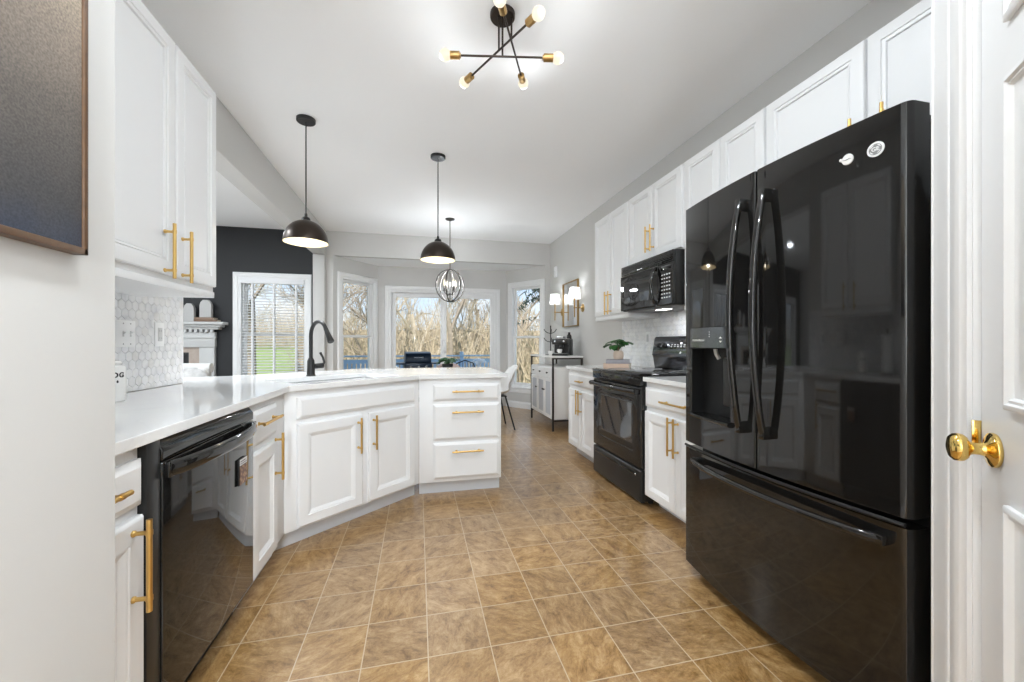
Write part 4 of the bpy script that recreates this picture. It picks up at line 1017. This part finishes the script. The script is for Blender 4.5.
# ================================================================ DINING AND LIVING ROOM
tb = thing('dining_table', 'round white dining table behind the peninsula', 'table', (.50, 5.25, 0))
MB().lathe([(.42, .722), (.44, .726), (.445, .736), (.44, .745), (0, .745)], seg=64).build('tabletop', SHELL, tb)
MB().lathe([(.26, 0), (.27, .01), (.25, .025), (.08, .06), (.045, .14), (.04, .60), (.07, .69), (.14, .7215)], seg=40).build('pedestal', SHELL, tb)
def shell_chair(label, x, y, rz, m, legm, group, nm='dining_chair'):
    """seat opens towards local -y; the backrest leans to +y"""
    t = thing(nm, label, 'chair', (x, y, 0), rz, group)
    prof = [(-.225, .452, .15, .01), (-.21, .462, .185, .012), (-.12, .455, .212, .018), (0, .440, .215, .03), (.10, .438, .215, .04), (.165, .452, .215, .045), (.205, .49, .214, .045), (.228, .56, .212, .04), (.252, .65, .205, .03), (.285, .74, .19, .022), (.312, .80, .165, .014), (.322, .825, .12, .008)]
    b = MB(); rows = []
    for (yy, zz, hw, dip) in prof:
        row = []
        for k in range(-5, 6):
            u_ = k / 5; lift = abs(u_) ** 2.2
            bend = dip * 1.6 * lift
            up_ = min(1, max(0, (zz - .44) / .12)) if yy > .1 else 0
            row.append(b.bm.verts.new((hw * u_, yy - bend * up_ * 1.5, zz + bend * (1 - up_) - (.02 * lift if zz > .78 else 0))))
        rows.append(row)
    for A_, B_ in zip(rows, rows[1:]):
        for k in range(10): b._f((A_[k], A_[k + 1], B_[k + 1], B_[k]))
    o = b.build('shell', m, t, ang=70); s_ = o.modifiers.new('thickness', 'SOLIDIFY'); s_.thickness = .012; s_.offset = 0; ss = o.modifiers.new('round', 'SUBSURF'); ss.levels = 1; ss.render_levels = 1
    for sx_ in (-1, 1):
        for y0_, y1_ in ((-.13, -.215), (.13, .235)):
            MB().tube([(sx_ * .13, y0_, .432), (sx_ * .215, y1_, .0)], .011, 10, radii=[.012, .010]).build('leg', legm, t)
    MB().box(-.15, .15, -.15, .15, .420, .432, .003).build('seat_frame', legm, t)
    return t
shell_chair('white shell dining chair with black legs at the peninsula end', .958, 5.20, -PI / 2 + R(4), SHELL, BLACKM, 'white shell dining chairs')
shell_chair('white shell dining chair on the sink side of the table', .055, 5.20, PI / 2, SHELL, BLACKM, 'white shell dining chairs')
shell_chair('taupe shell dining chair between the table and the patio door', .43, 5.62, 0, TAUPE, BLACKM, None)
tp = thing('potted_plant', 'green bushy plant in a black pot on the dining table', 'potted plant', (.37, 5.22, .7455))
b = MB(); b.lathe([(.045, 0), (.058, .01), (.070, .085), (.072, .10), (.064, .10), (.060, .085), (0, .08)], seg=28); b.build('pot', BLACKM, tp)
leafy(tp, 60, .10, .105, .060, LEAFD, 9, .75, 'leaves')
# fireplace on the charcoal wall
fp = thing('fireplace', 'white fireplace mantel with dentil moulding on the charcoal wall', 'fireplace', (-3.55, 6.355, 0))
b = MB(); b.box(-.98, .98, -.175, -.001, 1.362, 1.400, .006); b.box(-.94, .94, -.145, -.001, 1.330, 1.362, .010); b.box(-.90, .90, -.115, -.001, 1.298, 1.330, .006); b.build('shelf', HEARTHP, fp)
b = MB(); x = -.875
while x < .85: b.box(x, x + .034, -.108, -.070, 1.262, 1.298); x += .062
b.build('dentils', HEARTHP, fp)
b = MB(); b.box(-.84, .84, -.072, -.001, 1.055, 1.262, .003); b.box(-.83, -.65, -.060, -.001, 0, 1.055, .003); b.box(.65, .83, -.060, -.001, 0, 1.055, .003); b.box(-.855, .855, -.085, -.03, 1.180, 1.200, .003); b.build('surround', HEARTHP, fp)
b = MB(); b.box(-.65, -.52, -.040, -.002, 0, 1.055); b.box(.52, .65, -.040, -.002, 0, 1.055); b.box(-.52, .52, -.040, -.002, .985, 1.055); b.build('tile_surround', BRICKB, fp)
b = MB(); b.box(-.52, .52, -.020, -.002, 0, .985); b.build('firebox', VOID, fp)
b = MB(); frame_rect(b, -.515, .515, .02, .98, .025, -.032, -.022, .002); b.build('firebox_frame', BLACKD, fp)
book('lower brown book lying on the fireplace mantel', -2.785, 6.268, 1.4005, .27, .13, .030, R(2), BROWNB)
book('upper brown book lying on the fireplace mantel', -2.80, 6.268, 1.4310, .23, .12, .026, R(-3), mat('dusty_brown_cover', (.25, .17, .12), .6, noise=.15))
def arch_decor(label, x, z, w_, h_, m):
    pts = [(-w_ / 2, 0), (w_ / 2, 0), (w_ / 2, h_ * .70), (w_ * .40, h_ * .88), (w_ * .22, h_), (-w_ * .22, h_), (-w_ * .40, h_ * .88), (-w_ / 2, h_ * .70)]
    b = MB().prism(pts, -.03, .03); b.xform(Matrix(((1, 0, 0, 0), (0, 0, 1, 0), (0, 1, 0, 0), (0, 0, 0, 1))))
    o = b.build('arched_ornament', m, bev=.006); o.location = (x, 6.262, z); tag(o, label, 'ornament')
arch_decor('shorter white arched ornament standing on the mantel shelf', -2.995, 1.4005, .125, .245, ORNW)
arch_decor('taller white arched ornament standing on the brown books', -2.80, 1.4575, .140, .24, ORNW)
# armchair
ac = thing('armchair', 'white rolled back armchair in front of the fireplace', 'armchair', (-2.52, 4.78, 0), R(0))
b = MB(); b.box(-.36, .36, -.36, .30, .12, .43, .05, 3); b.build('seat_base', FABW, ac)
b = MB(); b.box(-.34, .30, .18, .34, .35, .84, .05, 3); b.tube([(-.33, .30, .835), (.30, .30, .835)], .055, 14); b.build('backrest', FABW, ac)
for s_ in (-1, 1): b = MB(); b.box(s_ * .40 - .06, s_ * .40 + .06, -.36, .30, .12, .60, .05, 3); b.build('armrest', FABW, ac)
b = MB(); b.box(-.30, .30, -.38, .18, .43, .54, .04, 3); b.build('seat_cushion', FABW, ac)
for sx_ in (-1, 1):
    for y in (-.30, .26): MB().lathe([(.016, 0), (.026, .12)], (sx_ * .34, y, 0), 12).build('leg', WOODF, ac)
cu = thing('cushion', 'grey patterned cushion leaning on the white armchair', 'cushion', (-2.33, 4.84, .53), 0)
b = MB(); b.sphere((0, 0, .165), .18, 20, (1, .30, .92)); b.xform(Matrix.Rotation(R(-8), 4, 'X')); b.build('cover', SOFAP, cu)

# ================================================================ OUTSIDE
tag(MB().box(-40, 40, 7.15, 70, -2.2, -1.2).build('lawn', LAWN, smooth=False), 'winter grass behind the house', 'lawn', kind='structure')
b = MB(); rng = random.Random(3); g = []
for i in range(41):
    row = []
    for j in range(13):
        x = -60 + i * 3; y = 26 + j * 4; z = -1.2 + (j / 12) ** .8 * 4.8 + rng.uniform(-.25, .25) * (j > 0); z = z if x > -.25 * y else -1.35; row.append(b.bm.verts.new((x, y, z)))
    g.append(row)
for A_, B_ in zip(g, g[1:]):
    for k in range(12): b._f((A_[k], A_[k + 1], B_[k + 1], B_[k]))
tag(b.build('hill', HILLM), 'leaf littered slope rising behind the trees', 'hill', kind='structure')
b = MB(); g = []
for i in range(25):
    row = []
    for j in range(14):
        y = 16 + j * 3.5; x = -70 + (70 - .27 * y) * i / 24; row.append(b.bm.verts.new((x, y, -1.22 + (j / 13) * 2.6)))
    g.append(row)
for A_, B_ in zip(g, g[1:]):
    for k in range(13): b._f((A_[k], A_[k + 1], B_[k + 1], B_[k]))
tag(b.build('lawn', LAWN), 'green lawn bank rising beyond the living room windows', 'lawn', kind='structure')
# deck
dk = struct('deck', 'blue grey wooden deck outside the bay', 'deck')
b = MB(); x = -2.6
while x < 2.6: b.box(x, x + .135, 7.10, 11.9, -.235, -.20); x += .141
b.build('deck_boards', DECKW, dk, smooth=False)
b = MB(); [b.box(px_ - .06, px_ + .06, py_ - .06, py_ + .06, -1.25, -.236) for px_ in (-2.4, .6, 2.4) for py_ in (7.4, 11.7)]; b.build('deck_piers', DECKW, dk, smooth=False)
rl = struct('deck_railing', 'blue grey wooden deck railing with square posts', 'railing')
for x in [-2.45 + 1.23 * i for i in range(5)]: MB().box(x - .05, x + .05, 11.70, 11.80, -.199, .88, .006).build('post', DECKW, rl)
b = MB(); b.box(-2.5, 2.52, 11.69, 11.81, .74, .78, .004); b.box(-2.5, 2.52, 11.73, 11.77, .56, .67); b.box(-2.5, 2.52, 11.73, 11.77, -.10, -.04); b.build('rails', DECKW, rl)
b = MB(); x = -2.40
while x < 2.45: b.box(x - .042, x + .042, 11.74, 11.76, -.06, .60); x += .115
b.build('balusters', DECKW, rl, smooth=False)
# grill
gr_ = thing('gas_grill', 'navy covered gas grill on the deck outside the patio door', 'grill', (-.015, 9.0, -.20), R(6))
b = MB(); t = MB().prism([(-.25, .90), (-.26, 1.00), (-.20, 1.10), (-.05, 1.135), (.12, 1.12), (.22, 1.05), (.25, .90)], -.27, .27); t.xform(Matrix(((0, 0, 1, 0), (1, 0, 0, 0), (0, 1, 0, 0), (0, 0, 0, 1)))); b.merge(t); hd_ = b.build('hood', GRILLM, gr_, bev=.012)
b = MB(); b.tube([(-.10, -.285, 1.01), (.10, -.285, 1.01)], .012, 10); b.tube([(-.09, -.24, 1.02), (-.09, -.285, 1.01)], .008, 8); b.tube([(.09, -.24, 1.02), (.09, -.285, 1.01)], .008, 8); b.build('hood_handle', SILVER, hd_)
b = MB(); b.box(-.29, .29, -.27, .26, .74, .898, .01); b.box(-.27, .27, -.24, .24, .05, .74, .005); b.build('cart', GRILLM, gr_)
for s_ in (-1, 1): b = MB(); b.box(s_ * .41 - .12, s_ * .41 + .12, -.22, .22, .865, .895, .006); b.build('side_shelf', GRILLM, gr_)
for x in (-.16, 0, .16): MB().lathe([(.026, 0), (.024, .02), (0, .021)], (x, -.271, .82), 14, AX).build('knob', SILVER, gr_)
for sx_ in (-1, 1):
    for y in (-.18, .18): MB().lathe([(.045, -.02), (.045, .02)], (sx_ * .23, y, .045), 16, AXX).build('wheel', VOID, gr_)
def patio_chair(label, x, y, rz):
    t = thing('patio_chair', label, 'outdoor chair', (x, y, -.20), rz, 'black metal patio chairs on the deck')
    b = MB(); b.tube([(-.25, .24, .45), (-.25, .30, .72), (-.20, .33, .86), (0, .34, .93), (.20, .33, .86), (.25, .30, .72), (.25, .24, .45)], .014, 8)
    for i in range(-3, 4): b.tube([(i * .065, .25, .46), (i * .065, .335, .90 - abs(i) * .012)], .006, 6)
    b.build('back_frame', BLACKM, t)
    b = MB(); b.box(-.26, .26, -.25, .25, .43, .455, .008); b.build('seat', BLACKM, t)
    for s_ in (-1, 1):
        b = MB(); b.tube([(s_ * .27, .29, .70), (s_ * .28, .05, .69), (s_ * .28, -.22, .66), (s_ * .27, -.25, .62)], .014, 8); b.build('armrest', BLACKM, t)
        for y0_ in (-.24, .24): b = MB(); b.tube([(s_ * .26, y0_, .62 if y0_ < 0 else .45), (s_ * .27, y0_ * 1.1, 0)], .013, 8); b.build('leg', BLACKM, t)
patio_chair('black metal patio chair behind the glass right of the grill', 1.13, 8.85, R(15))
patio_chair('black metal patio chair seen through the sink side bay window', -1.02, 8.3, R(-60))
fl = thing('flowering_plant', 'white flowering plant in a grey pot on the deck by the railing', 'potted plant', (1.55, 10.4, -.20))
b = MB(); b.lathe([(.14, 0), (.19, .34), (.20, .36), (.17, .36), (.16, .32), (0, .32)], seg=24); b.build('pot', GREYP, fl)
leafy(fl, 26, .42, .20, .10, LEAFD, 12, .9, 'leaves')
leafy(fl, 34, .70, .16, .11, PLASTW, 21, 1.5, 'blossoms')

# trees
def grow(b, rng, p, d, ln, r, depth, minr=.006, curl=.25):
    n = 4; pts = [p.copy()]; rad = [r]; q = p.copy(); dd = d.copy()
    for i in range(n):
        dd = (dd + Vector((rng.uniform(-1, 1), rng.uniform(-1, 1), rng.uniform(-.5, .8))) * curl * .4).normalized(); q = q + dd * (ln / n); pts.append(q.copy()); rad.append(max(minr, r * (1 - .45 * (i + 1) / n)))
    b.tube(pts, r, 5 if depth > 1 else 3, radii=rad, cap=False)
    if depth <= 0: return
    for k in range(3 if depth > 2 else 4):
        i = rng.randint(1, n); a = rng.uniform(0, 2 * PI); side = dd.orthogonal().normalized(); side = Matrix.Rotation(a, 3, dd) @ side
        nd = (dd * rng.uniform(.5, 1.0) + side * rng.uniform(.5, .95) + Vector((0, 0, .25))).normalized()
        grow(b, rng, pts[i], nd, ln * rng.uniform(.52, .78), max(minr, rad[i] * rng.uniform(.5, .7)), depth - 1, minr, curl)
def bare_tree(label, x, y, z, seed, h, r, m, depth=5, lean=(0, 0)):
    rng = random.Random(seed); b = MB(); grow(b, rng, Vector((0, 0, -.1)), Vector((lean[0], lean[1], 1)).normalized(), h * .42, r, depth, .009, .35)
    t = thing('bare_tree', label, 'tree', (x, y, z), 0, 'bare winter trees behind the deck')
    b.build('trunk_and_branches', m, t, smooth=False); return t
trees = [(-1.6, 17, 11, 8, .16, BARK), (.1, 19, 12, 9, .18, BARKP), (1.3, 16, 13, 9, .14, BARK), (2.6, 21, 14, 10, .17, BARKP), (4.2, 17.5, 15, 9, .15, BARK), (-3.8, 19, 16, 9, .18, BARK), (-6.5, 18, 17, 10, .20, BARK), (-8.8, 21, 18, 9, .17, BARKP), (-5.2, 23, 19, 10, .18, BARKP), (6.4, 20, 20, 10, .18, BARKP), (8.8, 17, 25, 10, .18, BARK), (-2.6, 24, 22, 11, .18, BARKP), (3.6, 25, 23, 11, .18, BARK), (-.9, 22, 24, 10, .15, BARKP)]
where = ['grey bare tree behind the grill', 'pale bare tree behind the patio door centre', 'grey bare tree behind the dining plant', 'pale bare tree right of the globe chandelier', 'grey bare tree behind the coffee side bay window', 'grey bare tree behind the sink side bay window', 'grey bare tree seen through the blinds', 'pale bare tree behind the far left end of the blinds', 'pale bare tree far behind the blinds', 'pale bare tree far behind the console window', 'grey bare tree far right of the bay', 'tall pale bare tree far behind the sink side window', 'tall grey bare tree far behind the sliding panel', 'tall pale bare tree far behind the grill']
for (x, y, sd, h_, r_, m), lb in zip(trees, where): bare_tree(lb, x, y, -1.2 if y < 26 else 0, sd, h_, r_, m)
# evergreen close to the right bay window
ev = thing('evergreen_tree', 'dark evergreen with drooping branches outside the console side window', 'tree', (3.05, 9.55, -1.2))
rng = random.Random(5)
MB().tube([(0, 0, -.1), (.02, .02, 2.2), (-.02, .0, 4.6)], .09, 8, radii=[.11, .085, .05]).build('trunk', BARK, ev)
b = MB()
for i in range(26):
    a = rng.uniform(0, 2 * PI); z = rng.uniform(2.9, 4.4); ln = rng.uniform(.5, 1.1)
    p0 = Vector((0, 0, z)); 
    for j in range(26):
        t_ = rng.random(); c = p0 + Vector((math.cos(a) * ln * t_, math.sin(a) * ln * t_, -.35 * t_ * t_)); e = c + Vector((rng.uniform(-.14, .14), rng.uniform(-.14, .14), rng.uniform(-.2, .05)))
        b.tube([c, e], .012, 3, radii=[.014, .003], cap=False)
b.build('foliage', PINE, ev, smooth=False)
# brush: nobody could count it
rng = random.Random(8); b = MB()
for i in range(5600):
    x = rng.uniform(-34, 16); y = rng.uniform(15, 32); base = -1.2 + (0 if y < 26 else .4); h_ = rng.uniform(1.2, 3.9) * (1 + .03 * (y - 15))
    if x < -.25 * y: y += 30; x *= 1.9; base = .7; h_ *= 1.05
    p = Vector((x, y, base)); d = Vector((rng.uniform(-.45, .45), rng.uniform(-.3, .3), 1)) * h_; mid = p + d * .5 + Vector((rng.uniform(-.2, .2), rng.uniform(-.2, .2), 0))
    b.tube([p, mid, p + d], .02, 3, radii=[.022, .016, .005], cap=False)
    for k in range(2):
        s_ = p + d * rng.uniform(.35, .8); b.tube([s_, s_ + Vector((rng.uniform(-.7, .7), rng.uniform(-.5, .5), rng.uniform(.2, .8)))], .012, 3, radii=[.013, .004], cap=False)
tag(b.build('brush', BRUSHM, smooth=False), 'tan leafless brush growing along the back of the yard', 'brush', kind='stuff')
